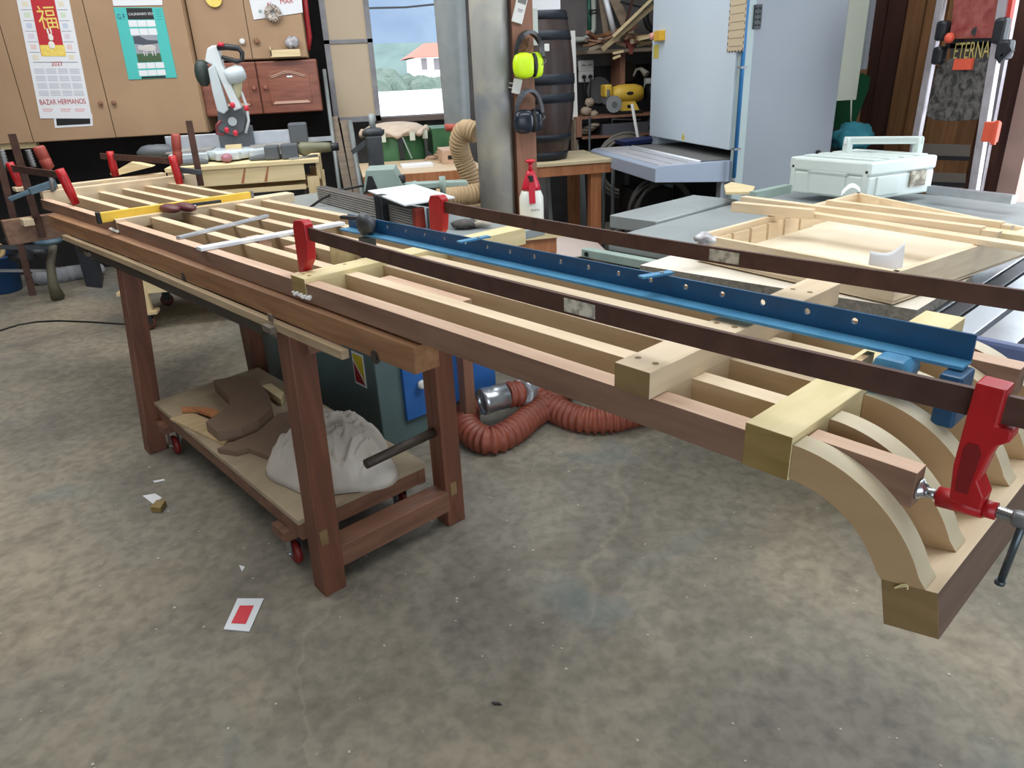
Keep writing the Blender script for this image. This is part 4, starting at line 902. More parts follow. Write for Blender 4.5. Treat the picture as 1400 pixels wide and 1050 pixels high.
obj('belt_roller', MB().cyl((2.262, 4.50, .895), (2.262, 5.70, .895), .014, 14), aluw, cvt); obj('plate_groove', MB().box((2.16, 4.48, .9042), (2.165, 5.5, .9048)).box((2.05, 4.48, .9042), (2.054, 5.3, .9048)), castd, cvt)
obj('table_leg', MB().box((2.40, 4.47, 0), (2.46, 4.53, .77)), sand_g, sd)
pp = obj('blue_pipe', MB().cyl((2.452, 4.405, .80), (2.452, 4.405, 2.5), .013, 12), mat('blue_pipe', (44, 112, 168), .4), sd)
for px, py in ((1018, 92), (1004, 204)):
    q = WY(px, py, 4.405); obj('pipe_clip', MB().box((2.432, 4.388, q[2]-.006), (2.478, 4.43, q[2]+.006)), steel, pp)
obj('pipe_end', MB().tube([(2.452, 4.405, .80), (2.45, 4.40, .76)], .009, 8), steel, pp)
q0 = WX(995, 0, 2.434); q1 = WX(1018, 70, 2.434); a_, b_ = WX(1019, 40, 2.434), WX(996, 40, 2.434)
st = obj('ruler_label', MB().box((2.432, a_[1]+.005, WX(1005, 71, 2.434)[2]), (2.4345, b_[1], 2.3)), mat('beige_instruction_label', (206, 188, 158), .6), sd)
mbk = MB()
for i in range(16): z = WX(1005, 71, 2.434)[2]+.003+i*.036; mbk.box((2.4312, a_[1]+.004, z), (2.4318, a_[1]+.012, z+.018)); mbk.box((2.4312, b_[1]-.010, z), (2.4318, b_[1]-.002, z+.018))
for i in range(5): y = a_[1]+.012+(b_[1]-a_[1]-.02)*i/5; mbk.box((2.4312, y, WX(1005, 71, 2.434)[2]), (2.4318, y+(b_[1]-a_[1])*.1, WX(1005, 71, 2.434)[2]+.008))
obj('label_hatching', mbk, castd, st)
mbk = MB(); 
for i in range(12): z = WX(1005, 71, 2.434)[2]+.03+i*.045; mbk.box((2.4312, a_[1]+.02, z), (2.4318, b_[1]-.02, z+.004))
obj('label_lines', mbk, mat('label_print', (150, 134, 116), .6), st)
c = WX(899, 49, 2.40); lt = obj('yellow_latch', MB().box((2.39, c[1]-.06, c[2]-.035), (2.436, c[1]+.05, c[2]+.035)), mat('amber_latch', (216, 166, 32), .45), sd, bevel=.005)
obj('latch_knob', MB().ball((2.40, c[1]+.09, c[2]), .03, .03, .028, 8), mat('pink_knob', (196, 140, 126), .5), lt)
c = WX(897, 71, 2.434); obj('yellow_sticker', MB().box((2.4335, c[1]-.05, c[2]-.045), (2.4348, c[1]+.05, c[2]+.05)), mat('dull_yellow_label', (206, 190, 84), .5), sd)
c = WX(934, 187, 2.434); w_ = obj('warning_triangle', MB().prism([(2.4335, c[1]-.028, c[2]-.02), (2.4335, c[1]+.028, c[2]-.02), (2.4335, c[1], c[2]+.03)], (.001, 0, 0)), mat('warning_yellow', (224, 204, 60), .5), sd)
obj('bolt_mark', MB().box((2.433, c[1]-.003, c[2]-.012), (2.4334, c[1]+.003, c[2]+.012)), black, w_)
c = WY(1036, 23, 4.42); hg = obj('hinge', MB().box((c[0]-.025, 4.415, c[2]-.066), (c[0]+.025, 4.432, c[2]+.066)), castd, sd, bevel=.003)
for i in range(4):
    for s_ in (-1, 1): obj('hinge_bolt', MB().cyl((c[0]+s_*.012, 4.408, c[2]-.045+i*.03), (c[0]+s_*.012, 4.416, c[2]-.045+i*.03), .006, 8), black, hg)
c = WY(1118, 208, 4.43); obj('lifting_bolt', MB().cyl((c[0], 4.415, c[2]), (c[0], 4.432, c[2]), .014, 14), black, sd)
# panels, cloth behind the sander
cr = MB().box((3.44, 4.9, 1.2), (3.645, 4.94, 2.5)); single('cream_cabinet_side', cr, cream, 'tall cream panel hanging just right of the sanding machine', 'panel')
single('grey_trim_strip', MB().box((3.645, 4.87, 1.40), (3.675, 4.93, 2.5)), mat('grey_trim', (146, 152, 160), .5), 'narrow grey vertical strip on the right edge of the cream panel', 'strip')
single('green_board', MB().prism([WY(*p, 5.15) for p in [(1138, 176), (1142, 120), (1180, 100), (1193, 108), (1166, 176)]], (0, .015, 0)), dgreen, 'dark green board leaning behind the cream panel', 'board')
single('cardboard_sheet', MB().prism([WY(*p, 5.2) for p in [(1166, 176), (1176, 88), (1184, 70), (1196, 90), (1186, 176)]], (0, .01, 0)), mat('cardboard', (140, 102, 74), .8), 'brown cardboard sheet standing behind the green board', 'board')
single('hanging_string', MB().tube([WY(1164, 136, 4.88), WY(1163, 170, 4.88)], .006, 6), cream, 'pale vertical cord hanging below the cream panel', 'cord')
p = WY(1166, 188, 4.7); 
single('rag_stand', MB().box((p[0]-.14, 4.6, 0), (p[0]+.16, 4.8, p[2]-.09)), w_dark, 'dark stand under the teal cloth', 'stand')
single('teal_cloth', MB().ball((p[0], 4.7, p[2]), .145, .11, .10, 14, fn=lambda d: 1+.28*noise.noise(Vector((d.x*2, d.y*3, d.z*6)))), cloth_t, 'bunched teal blue cloth between the sander and the ladder', 'cloth')
# ============================================================ RIGHT WALL: planks, ladder
PL = [((1188, 0), (1176, 170), w_plankd, 'dark red-brown plank', .028), ((1212, 0), (1196, 185), w_plankd, 'second dark plank', .03), ((1236, 0), (1215, 190), w_plank, 'lighter brown wide plank', .035)]
lab = ['leftmost dark red-brown plank standing against the right wall', 'second dark plank from the left at the right wall', 'lighter brown plank left of the ladder', 'brown plank just behind the left ladder rail', 'wide brown plank behind the ladder steps', 'brown plank right of the ladder by the bright doorway']
ys = [(5.30, 5.10), (5.08, 4.90), (4.88, 4.72), (4.70, 4.52), (4.50, 4.08), (4.06, 3.80)]
for (ya, yb), l_, m_ in zip(ys, lab, (w_plankd, w_plankd, w_plank, w_plank, w_plank, w_plankd)):
    single('wooden_plank', MB().hexa([(3.90, yb, 0), (3.93, yb, 0), (3.93, ya, 0), (3.90, ya, 0), (3.955, yb, 2.6), (3.99, yb, 2.6), (3.99, ya, 2.6), (3.955, ya, 2.6)]), m_, l_, 'plank')
def ladder():
    X0 = 3.55
    t = thing('step_ladder', 'aluminium step ladder with worn red platform and speckled black panel by the doorway', 'ladder', (3.5, 4.0, 0))
    def P(x, y, xx=X0): return V3(WX(x, y, xx))
    def down(a, b, z=.0):
        d = (b-a); return a+d*((z-a.z)/d.z)
    la, lb = P(1288, 0), P(1249, 212); ra, rb = P(1373, 0), P(1337, 225)
    for a, b in ((la, lb), (ra, rb)):
        up = a+(a-b).normalized()*.35; obj('stile', MB().bar(down(a, b), up, .03, .055, up=(0, 1, 0)), ladder_m, t, bevel=.003)
    for a, b in ((la, lb), (ra, rb)):
        a2, b2 = a+V3((.22, -.30, 0)), down(a, b)+V3((.30, -.30, 0)); obj('rear_stile', MB().bar(b2, a2, .022, .03, up=(0, 1, 0)), ladder_m, t)
    pl = obj('red_platform', MB().hexa([P(1301, 34), P(1362, 36), P(1362, 36)+V3((.05, 0, 0)), P(1301, 34)+V3((.05, 0, 0)), P(1306, -14), P(1366, -14), P(1366, -14)+V3((.05, 0, 0)), P(1306, -14)+V3((.05, 0, 0))]), redold, t)
    obj('platform_edge', MB().hexa([P(1298, 52, 3.53), P(1360, 52, 3.53), P(1360, 52, 3.57), P(1298, 52, 3.57), P(1301, 34, 3.53), P(1362, 36, 3.53), P(1362, 36, 3.57), P(1301, 34, 3.57)]), redold, t)
    obj('platform_hole', MB().cyl(P(1334, 43, 3.528), P(1334, 43, 3.532), .022, 16), black, t)
    for q, w_, h_ in (((1289, 42), .035, .055), ((1369, 42), .035, .065), ((1284, 76), .035, .05), ((1374, 68), .04, .05)):
        q = P(*q, 3.53); obj('hinge_bracket', MB().box((q.x-.03, q.y-w_, q.z-h_), (q.x+.03, q.y+w_, q.z+h_)), blackm, t, bevel=.018)
    obj('hinge_strap', MB().bar(P(1366, 84, 3.51), P(1384, 66, 3.51), .02, .03), blackm, t)
    obj('red_pivot', MB().ball(P(1298, 52, 3.5), .025, .03, .03, 8), orange, t)
    obj('rear_bar', MB().bar(P(1295, 60, 3.56), P(1364, 58, 3.56), .02, .05), blackm, t)
    bd = obj('sign_board', MB().hexa([P(1299, 84, 3.55), P(1360, 80, 3.55), P(1360, 80, 3.56), P(1299, 84, 3.56), P(1299, 60, 3.55), P(1360, 57, 3.55), P(1360, 57, 3.56), P(1299, 60, 3.56)]), mat('sign_dark', (58, 54, 48), .6), t)
    a = P(1303, 81, 3.549); r_ = (P(1360, 78, 3.549)-a)
    text('sign_lettering', 'ETERNA', a, r_, (0, 0, 1), .125, mat('sign_letters', (186, 170, 104), .6), t, fit=r_.length*.86)
    obj('black_panel', MB().prism([P(*q, 3.54) for q in [(1266, 158), (1280, 92), (1300, 80), (1354, 80), (1356, 98), (1342, 163), (1300, 166), (1276, 164)]], (.02, 0, 0)), ladd_b, t, bevel=.003)
    obj('red_clip', MB().box((3.525, P(1328, 85)[1]-.03, P(1320, 90)[2]-.02), (3.54, P(1309, 85)[1], P(1320, 80)[2])), orange, t)
    for (y0, y1, xa, xb, dd) in ((196, 212, 1257, 1326, .09), (235, 248, 1262, 1320, .09)):
        obj('step', MB().hexa([P(xa, y1, 3.53), P(xb, y1+2, 3.53), P(xb, y1+2, 3.63), P(xa, y1, 3.63), P(xa+1, y0, 3.53), P(xb+1, y0+2, 3.53), P(xb+1, y0+2, 3.63), P(xa+1, y0, 3.63)]), mat('worn_step', (92, 84, 78), .6), t)
        obj('step_edge', MB().hexa([P(xa, y1+6, 3.528), P(xb, y1+8, 3.528), P(xb, y1+8, 3.535), P(xa, y1+6, 3.535), P(xa, y1, 3.528), P(xb, y1+2, 3.528), P(xb, y1+2, 3.535), P(xa, y1, 3.535)]), black, t)
    c = P(1351, 181, 3.50); obj('orange_clip', MB().box((3.49, c.y-.05, c.z-.05), (3.53, c.y+.03, c.z+.055)).box((3.48, c.y-.075, c.z-.06), (3.495, c.y-.045, c.z+.065)), orange, t, bevel=.004)
    c = P(1381, 15, 3.56); obj('red_stile_cover', MB().bar(P(1386, -20, 3.56), P(1376, 38, 3.56), .02, .04, up=(0, 1, 0)), mat('worn_red_cover', (190, 56, 44), .5), t)
ladder()

# ============================================================ LEFT: cabinets on the back wall
def yb(p, yy): q = WY(*p, yy); return q[0], q[2]
wd = thing('hanging_cupboard', 'long brown hardboard cupboard with calendars pinned on its doors', 'cupboard', (-2.2, 6.9, 1.14))
obj('carcass', MB().box((-3.6, 6.62, 1.14), (-1.04, 7.19, 2.75)), w_mdf, wd)
xs = [-3.55, -2.90, -2.33, -1.735, -1.045]
for i in range(4):
    d_ = obj('cupboard_door', MB().box((xs[i]+.003, 6.598, 1.145), (xs[i+1]-.003, 6.618, 2.74)), w_mdf, wd, bevel=.002)
    kx = {0: None, 1: None, 2: xs[3]-.045, 3: xs[3]+.05}[i]
    if kx: obj('wooden_knob', MB().lathe((kx, 6.597, 1.40), (0, -1, 0), [(.008, 0), (.009, .012), (.017, .018), (.016, .03), (.008, .034)], 14), w_post, d_)
obj('bottom_strip', MB().box((-3.4, 6.64, 1.10), (-2.33, 6.70, 1.139)), w_pine, wd)
# Bazar calendar
def calendar(nm, lab, quad, yy, m_):
    P = [V3(WY(*p, yy)) for p in quad]; o = single(nm, MB().prism([tuple(p) for p in P], (0, .004, 0)), m_, lab, 'calendar'); return o, P
def bil(P, u, v, dy=-.0012):
    """P = TL,TR,BR,BL"""
    q = P[0]*(1-u)*(1-v)+P[1]*u*(1-v)+P[2]*u*v+P[3]*(1-u)*v; q.y += dy; return q
def patch(nm, P, u0, v0, u1, v1, m_, par, dy=-.0012, cut=None):
    L = [bil(P, u0, v0, dy), bil(P, u1, v0, dy), bil(P, u1, v1, dy), bil(P, u0, v1, dy)]
    return obj(nm, MB().prism([tuple(q) for q in L], (0, .0008, 0)), m_, par)
TL, TR, BR_, BL_ = (17, -28), (89, -28), (126, 162), (55, 162)
cal, P = calendar('calendar', 'white wall calendar with red and gold picture on the left cupboard doors', [TL, TR, BR_, BL_], 6.592, paper)
redc = mat('calendar_red', (186, 40, 50), .6); gold = mat('calendar_gold', (226, 190, 66), .6, c2=(240, 222, 130), scale=60); lnm = mat('calendar_lines', (96, 104, 130), .7); pal = mat('calendar_pale', (226, 216, 200), .7)
pc = patch('picture', P, .26, 0, .72, .53, redc, cal, -.0014)
patch('gold_heap', P, .27, .455, .74, .535, gold, pc, -.003)
q = bil(P, .35, .33, -.004); text('gold_sign', '福', q, (1, 0, 0), (.0, 0, 1), .17, mat('gold_sign', (236, 206, 110), .6), pc, fit=.125, bold=.0)
mb = MB(); 
for cu, cv, ru, rv in ((.50, .455, .07, .03), (.51, .40, .055, .028), (.475, .36, .02, .028), (.535, .355, .018, .026)): mb.ball(bil(P, cu, cv, -.004), ru*.32, .0015, rv*.9, 8)
obj('rabbit_drawing', mb, mat('drawing_white', (232, 228, 222), .7), pc)
for k in range(6):
    v = .13+.075*k
    for u0, u1 in ((.05, .25), (.74, .93)):
        patch('grid_line', P, u0, v, u1, v+.003, lnm, cal)
        colr = [(206, 186, 120), (150, 190, 120), (120, 140, 200), (176, 150, 190), (206, 140, 130)][k % 5]
        if k < 6: patch('month_picture', P, u0+.04, v+.02, u1-.05, v+.055, mat('pict%d' % k if False else 'tint_%s' % 'abcde'[k % 5], tuple(int(c*.35+150) for c in colr), .7), cal)
patch('heading_line', P, .08, .577, .93, .581, lnm, cal)
q = bil(P, .42, .605, -.002); text('year', '2023', q, (1, 0, 0), (0, 0, 1), .04, redc, cal, fit=.075)
for k in range(4):
    for j in range(4):
        u0 = .07+.225*j; v0 = .625+.055*k
        mb = MB()
        for r_ in range(5): mb.prism([tuple(bil(P, u0, v0+r_*.0085, -.0012)), tuple(bil(P, u0+.19, v0+r_*.0085, -.0012)), tuple(bil(P, u0+.19, v0+r_*.0085+.003, -.0012)), tuple(bil(P, u0, v0+r_*.0085+.003, -.0012))], (0, .0006, 0))
        obj('month_block', mb, mat('faint_print', (176, 182, 200), .7), cal)
a = bil(P, .06, .895, -.002); b = bil(P, .94, .885, -.002); text('shop_name', 'BAZAR HERMANOS', a, b-a, (0, 0, 1), .052, mat('print_red', (176, 44, 56), .6), cal, fit=(b-a).length)
for u0 in (.08, .42, .70): patch('address_lines', P, u0, .925, u0+.2, .93, mat('pink_print', (222, 150, 156), .7), cal); patch('address_lines', P, u0, .94, u0+.18, .945, mat('pink_print', (222, 150, 156), .7), cal)
o_, Q = calendar('card', 'small dark framed card sticking out below the white calendar', [(73, 158), (126, 156), (127, 172), (75, 175)], 6.595, paper); patch('dark_picture', Q, .06, .1, .94, .82, black, o_)
cal, P = calendar('calendar', 'turquoise calendar with black header and goat photograph on the cupboard door', [(155, 10), (222, 10), (242, 106), (176, 109)], 6.592, mat('turquoise_card', (72, 184, 178), .6))
hd_ = patch('header', P, .25, .01, .78, .165, black, cal)
a = bil(P, .28, .11, -.003); text('header_lettering', 'CALENDARIO 2023', a, (1, 0, 0), (0, 0, 1), .024, paper, hd_, fit=.172)
for k, (v0, v1) in enumerate(((.175, .265), (.29, .38), (.77, .85), (.875, .955))):
    for j in range(3): patch('month_block', P, .24+.185*j, v0, .24+.185*j+.175, v1, paper, cal)
ph = patch('photograph', P, .27, .38, .76, .76, mat('photo_sky', (150, 154, 164), .6), cal, -.0016)
patch('photo_grass', P, .27, .64, .76, .76, mat('photo_grass', (62, 92, 60), .6), ph, -.0022)
L = [bil(P, u, v, -.0024) for u, v in ((.27, .40), (.40, .39), (.55, .45), (.76, .46), (.76, .50), (.5, .52), (.27, .50))]; obj('photo_hill', MB().prism([tuple(q) for q in L], (0, .0004, 0)), mat('photo_hill', (72, 78, 90), .6), ph)
mb = MB(); mb.ball(bil(P, .55, .565, -.003), .052, .0015, .026, 8); mb.ball(bil(P, .38, .56, -.003), .022, .0015, .02, 8)
for u in (.43, .48, .60, .66): a = bil(P, u, .58, -.003); mb.box((a.x-.004, a.y-.001, a.z-.045), (a.x+.004, a.y+.0005, a.z))
obj('photo_goat', mb, mat('photo_white', (196, 192, 190), .7), ph)
patch('footer', P, .27, .965, .77, .995, black, cal)
q = bil(P, .04, .16, -.002); text('side_lettering', 'G F', q, (1, 0, 0), (0, 0, 1), .05, mat('navy_print', (34, 90, 130), .6), cal, fit=.055)
for v in (.03, .06, .09, .12, .16): patch('side_lines', P, .84, v, .96, v+.006, mat('teal_print', (42, 140, 140), .6), cal)
o_, Q = calendar('paper_sheet', 'white sheet pinned above the turquoise calendar', [(150, -20), (221, -20), (222, 7), (155, 8)], 6.592, paper)
# upper cupboard
uc = thing('hanging_cupboard', 'upper brown hardboard cupboard with two doors right of the calendars', 'cupboard', (-.6, 6.95, 1.665))
obj('carcass', MB().box((-1.035, 6.72, 1.665), (-.175, 7.19, 2.75)), w_mdf, uc)
for x0, x1, kx, km in ((-1.03, -.612, -.665, white_e), (-.606, -.18, -.555, w_post)):
    d_ = obj('cupboard_door', MB().box((x0, 6.70, 1.672), (x1, 6.718, 2.74)), w_mdf, uc, bevel=.002)
    kz = 1.80; obj('door_knob', MB().lathe((kx, 6.699, kz), (0, -1, 0), [(.01, 0), (.01, .01), (.022, .016), (.022, .026), (.012, .03)], 18), km, d_)
q = V3(WY(337, 54, 6.695))
def pan(px, py, yy, dx, dz): q = V3(WY(px, py, yy)); return q
o_, P = calendar('sign_card', 'white card lettered in red with a shell wreath hanging over it', [(338, -12), (411, -16), (414, 17), (347, 27)], 6.692, paper)
a = bil(P, .30, .62, -.002); text('card_lettering', 'AL', a, (1, 0, .05), (0, 0, 1), .05, mat('print_red', (176, 44, 56), .6), o_, fit=.05)
a = bil(P, .58, .56, -.002); text('card_lettering', 'MAR', a, (1, 0, .05), (0, 0, 1), .05, mat('print_red', (176, 44, 56), .6), o_, fit=.10)
mb = MB().ball(bil(P, .16, .74, -.002), .014, .001, .014, 7); obj('card_emblem', mb, mat('emblem_green', (150, 170, 160), .6), o_)
c = V3(WY(373, 18, 6.67)); mb = MB(); n_ = 18
for i in range(n_):
    t_ = 2*PI*i/n_; d = V3((math.cos(t_), 0, math.sin(t_))); mb.lathe(c+d*.018, d+V3((0, -.25, 0)), [(.004, 0), (.011, .012), (.013, .03), (.006, .048)], 7)
single('shell_wreath', mb, mat('shell_stripes', (120, 104, 92), .6, c2=(206, 196, 184), scale=70, contrast=.1), 'small round shell ornament hanging over the lettered card', 'ornament')
t = thing('small_rack', 'little wooden ledge with crumpled wrapper on the upper cupboard door', 'rack', WY(388, 72, 6.66))
a = V3(WY(371, 77, 6.66)); b = V3(WY(411, 75, 6.66)); obj('ledge', MB().box((a.x, 6.62, a.z-.008), (b.x, 6.698, a.z)).box((a.x, 6.62, a.z), (b.x, 6.626, a.z+.045)).box((a.x, 6.62, a.z), (a.x+.008, 6.698, a.z+.07)), w_pine, t)
c = V3(WY(399, 58, 6.66)); obj('wrapper', MB().ball(c, .055, .03, .045, 9, fn=lambda d: 1+.5*noise.noise(d*4)), MATS['crumpled_wrap'], t)
c = V3(WY(292, -2, 6.68)); single('round_plaque', MB().cyl(c+V3((0, .008, 0)), c+V3((0, -.008, 0)), .06, 24), gold, 'round golden plate at the top edge of the upper cupboard', 'plaque')
# bordeaux kitchen cabinet
kc = thing('kitchen_cabinet', 'glossy red-brown kitchen cabinet with two arched panel doors', 'cabinet', (-.58, 6.95, 1.25))
obj('carcass', MB().box((-1.045, 6.73, 1.25), (-.115, 7.19, 1.655)), w_bord, kc, bevel=.01)
hi = mat('light_moulding', (200, 160, 138), .3)
for x0, x1, kx in ((-1.04, -.602, -.635), (-.592, -.12, -.548)):
    d_ = obj('cabinet_door', MB().box((x0, 6.70, 1.256), (x1, 6.73, 1.65)), w_bord, kc, bevel=.006)
    cx = (x0+x1)/2; hw = (x1-x0)/2-.07
    L = [(cx-hw, 1.32), (cx+hw, 1.32), (cx+hw, 1.54)]+[(cx+hw*math.cos(t_)*1., 1.54+.045*math.sin(t_)) for t_ in np.linspace(.2, PI-.2, 9)]+[(cx-hw, 1.54)]
    pn = obj('raised_panel', MB().prism([(x, 6.700, z) for x, z in L], (0, -.006, 0)), w_bord, d_, bevel=.005)
    for dz in (0, .012): obj('arch_moulding', MB().tube([(cx-hw*.86+i*hw*1.72/12, 6.690, 1.535-dz+.035*math.sin(PI*i/12)**1.5) for i in range(13)], .004, 6), hi, pn)
    obj('lower_moulding', MB().prism([(cx-hw*.9, 6.692, 1.325), (cx+hw*.9, 6.692, 1.325), (cx+hw*.8, 6.692, 1.345), (cx-hw*.8, 6.692, 1.345)], (0, .002, 0)), hi, pn)
    obj('door_knob', MB().lathe((kx, 6.70, 1.455), (0, -1, 0), [(.008, 0), (.008, .01), (.017, .016), (.018, .028), (.01, .034)], 16), mat('red_brown_knob', (150, 92, 76), .35), d_)
    if cx > -.5: obj('maker_plate', MB().box((cx-.01, 6.69, 1.525), (cx+.035, 6.694, 1.535)), chrome, pn)
# red pipe, dark stand pipes
single('red_pipe', MB().tube([WY(415, -20, 6.9), WY(419, 20, 6.9), WY(423, 50, 6.9), WY(421, 68, 6.9)], .022, 10), mat('red_pipe', (176, 44, 50), .4), 'curved red pipe between the upper cupboard and the window leaf', 'pipe')
# long items standing between cabinet and back bench
def standing(p0, p1, y0, y1, w, m_, nm, lab, cat, round_=False, z0=0.):
    a = V3(WY(*p0, y0)); b = V3(WY(*p1, y1)); d = b-a; e = a+d*((z0-a.z)/d.z); mb = MB()
    if round_: mb.cyl(e, a, w, 12)
    else: mb.bar(e, a, w, .03, up=(0, 1, 0))
    single(nm, mb, m_, lab, cat)
standing((443, 95), (463, 250), 6.85, 6.6, .016, galv, 'metal_tube', 'grey metal tube leaning against the back wall below the window leaf', 'tube', True)
standing((456, 160), (476, 260), 6.8, 6.6, .065, w_old, 'wooden_plank', 'first brown plank leaning below the window leaf', 'plank')
standing((470, 165), (488, 262), 6.8, 6.6, .06, w_old, 'wooden_plank', 'second brown plank leaning below the window leaf', 'plank')
standing((478, 165), (492, 250), 6.75, 6.6, .022, galv, 'metal_tube', 'wide pale tube leaning beside the two brown planks', 'tube', True)

# ============================================================ MITRE SAW BENCH
mbn = thing('saw_bench', 'bright new pine bench on castors carrying the mitre saw', 'bench', (-.85, 5.4, 0))
obj('bench_top', MB().box((-1.09, 5.02, 1.005), (-.155, 5.72, 1.03)), w_pine, mbn, bevel=.002)
fa = obj('front_apron', MB().box((-1.08, 5.03, .905), (-.255, 5.055, 1.004)), w_pine, mbn)
obj('lower_rail', MB().box((-1.45, 5.035, .845), (-.26, 5.06, .875)), w_pine, mbn); obj('lower_shelf', MB().box((-1.58, 5.06, .85), (-.22, 5.66, .865)), w_pine, mbn)
for px in (243, 330, 362):
    a = WY(px+4, 237, 5.028); obj('knot_streak', MB().prism([(a[0]-.03, 5.0285, .91), (a[0]-.012, 5.0285, .91), (a[0]+.014, 5.0285, 1.0), (a[0]+.004, 5.0285, 1.0)], (0, .001, 0)), w_or, fa)
for (x, y) in ((-1.44, 5.04), (-.245, 5.04), (-1.44, 5.62), (-.245, 5.62)):
    lg = obj('leg', MB().hexa([(x-.0, y, .13), (x+.07, y, .13), (x+.07, y+.05, .13), (x, y+.05, .13), (x-.0, y, .92), (x+.075, y, .92), (x+.075, y+.05, .92), (x, y+.05, .92)] if x > -1 else [(x-.0, y, .13), (x+.07, y, .13), (x+.07, y+.05, .13), (x, y+.05, .13), (x, y, .85), (x+.075, y, .85), (x+.075, y+.05, .85), (x, y+.05, .85)]), w_pinez, mbn)
    obj('foot_plate', MB().box((x-.02, y-.01, .11), (x+.10, y+.09, .13)), w_pinez, lg)
    cs = obj('castor', MB().lathe((x+.03, y+.01, .045), (0, 1, 0), [(.03, 0), (.045, .004), (.045, .026), (.03, .03)], 18), mat('brown_castor', (92, 50, 38), .5), mbn); obj('castor_fork', MB().box((x+.01, y-.005, .05), (x+.06, y+.045, .11)), blackm, cs)
obj('side_apron', MB().box((-.18, 5.06, .90), (-.158, 5.70, 1.004)), w_pinez, mbn); obj('side_brace', MB().prism([(-.165, 5.12, .13), (-.165, 5.20, .13), (-.165, 5.60, .90), (-.165, 5.52, .90)], (.02, 0, 0)), w_pinez, mbn)
obj('bottom_board', MB().box((-1.56, 5.05, .25), (-.2, 5.66, .27)), w_pine, mbn)
obj('front_bottom_rail', MB().box((-1.38, 5.05, .27), (-.2, 5.07, .46)), w_pine, mbn)
single('dark_crate', MB().box((-.98, 5.12, .30), (-.28, 5.6, .845)), mat('dark_glossy_box', (38, 38, 40), .3, c2=(56, 54, 54), scale=3), 'dark glossy box on the lower shelf of the pine bench', 'box')
single('wood_stack', MB().box((-1.50, 5.10, .2715), (-1.08, 5.5, .34)), w_pink, 'pink-ended board on the bottom shelf of the pine bench', 'board'); single('wood_stack', MB().box((-1.49, 5.12, .341), (-1.1, 5.5, .37)), yellow, 'yellow-edged board lying on the pink one in the pine bench', 'board')
# mitre saw
ms = thing('mitre_saw', 'light grey mitre saw with raised head and black D handle on the pine bench', 'saw', (-.7, 5.4, 1.03))
mg = mat('saw_grey', (176, 188, 194), .4, c2=(192, 202, 206), scale=4); mk = mat('saw_dark_grey', (84, 90, 96), .5)
z0 = 1.031
obj('turntable', MB().lathe((-.72, 5.38, z0+.012), (0, 0, 1), [(.17, 0), (.175, .02), (.175, .05), (.165, .056)], 32), mg, ms)
obj('base_left', MB().prism([(-1.12, 5.27, z0+.01), (-.86, 5.24, z0+.01), (-.86, 5.24, z0+.06), (-1.10, 5.27, z0+.06)], (0, .22, 0)), mg, ms, bevel=.008); obj('base_right', MB().prism([(-.60, 5.24, z0+.01), (-.40, 5.26, z0+.01), (-.42, 5.26, z0+.07), (-.60, 5.24, z0+.06)], (0, .22, 0)), mg, ms, bevel=.008)
obj('mitre_arm', MB().prism([(-.80, 5.18, z0+.01), (-.66, 5.18, z0+.01), (-.62, 5.30, z0+.01), (-.84, 5.30, z0+.01)], (0, 0, .05)), mg, ms, bevel=.008); obj('mitre_knob', MB().ball((-.73, 5.14, z0+.03), .035, .05, .028, 9), mat('pinkish_knob', (160, 110, 122), .5), ms)
for sx in (-1, 1): obj('foot', MB().prism([(-.72+sx*.12, 5.14, z0), (-.72+sx*.30, 5.12, z0), (-.72+sx*.34, 5.2, z0), (-.72+sx*.2, 5.3, z0)], (0, 0, .028)), mk, ms, bevel=.01)
fn_ = obj('fence', MB().box((-1.15, 5.50, z0+.055), (-.80, 5.53, z0+.16)).box((-.64, 5.50, z0+.055), (-.30, 5.53, z0+.16)), alu, ms, bevel=.004)
obj('left_table', MB().box((-1.20, 5.30, z0+.062), (-.84, 5.60, z0+.075)), alug, ms); obj('right_table', MB().box((-.60, 5.30, z0+.062), (-.34, 5.60, z0+.078)), alug, ms)
q0 = WY(395, 182, 5.5); obj('side_stop', MB().box((-.34, 5.42, z0+.07), (-.22, 5.55, z0+.20)), mk, ms, bevel=.01); obj('extension_rod', MB().box((-.24, 5.46, z0+.07), (-.06, 5.50, z0+.10)), alu, ms)
def MP(px, py, yy=5.42): return V3(WY(px, py, yy))
obj('pivot_housing', MB().prism([tuple(MP(*q)) for q in [(298, 178), (297, 152), (308, 146), (330, 146), (336, 160), (334, 180), (318, 186)]], (0, .14, 0)), mk, ms, bevel=.008)
obj('pivot_neck', MB().box((-.80, 5.44, z0+.05), (-.58, 5.56, z0+.20)), mk, ms, bevel=.01)
c = MP(318, 166, 5.415); obj('pivot_bolt', MB().cyl(c, c+V3((0, -.015, 0)), .028, 18), mg, ms)
obj('blade_guard', MB().prism([tuple(MP(*q, 5.34)) for q in [(284, 94), (292, 88), (300, 110), (312, 150), (306, 156), (297, 152), (290, 125)]], (0, .05, 0)), mg, ms, bevel=.006)
obj('saw_arm', MB().prism([tuple(MP(*q, 5.36)) for q in [(280, 84), (283, 66), (290, 62), (298, 62), (304, 88), (322, 130), (330, 148), (320, 152), (306, 120), (292, 90)]], (0, .10, 0)), mat('saw_white', (206, 214, 218), .4), ms, bevel=.008)
obj('motor', MB().lathe(MP(309, 106, 5.36), (1, .2, .25), [(.03, 0), (.045, .01), (.052, .04), (.054, .09), (.04, .12), (.02, .125)], 20), mg, ms)
obj('dust_tube', MB().tube([MP(318, 90), MP(325, 100), MP(322, 125), MP(318, 140)], [.02, .03, .04, .03], 12), mat('yellowed_clear', (200, 196, 160), .3), ms)
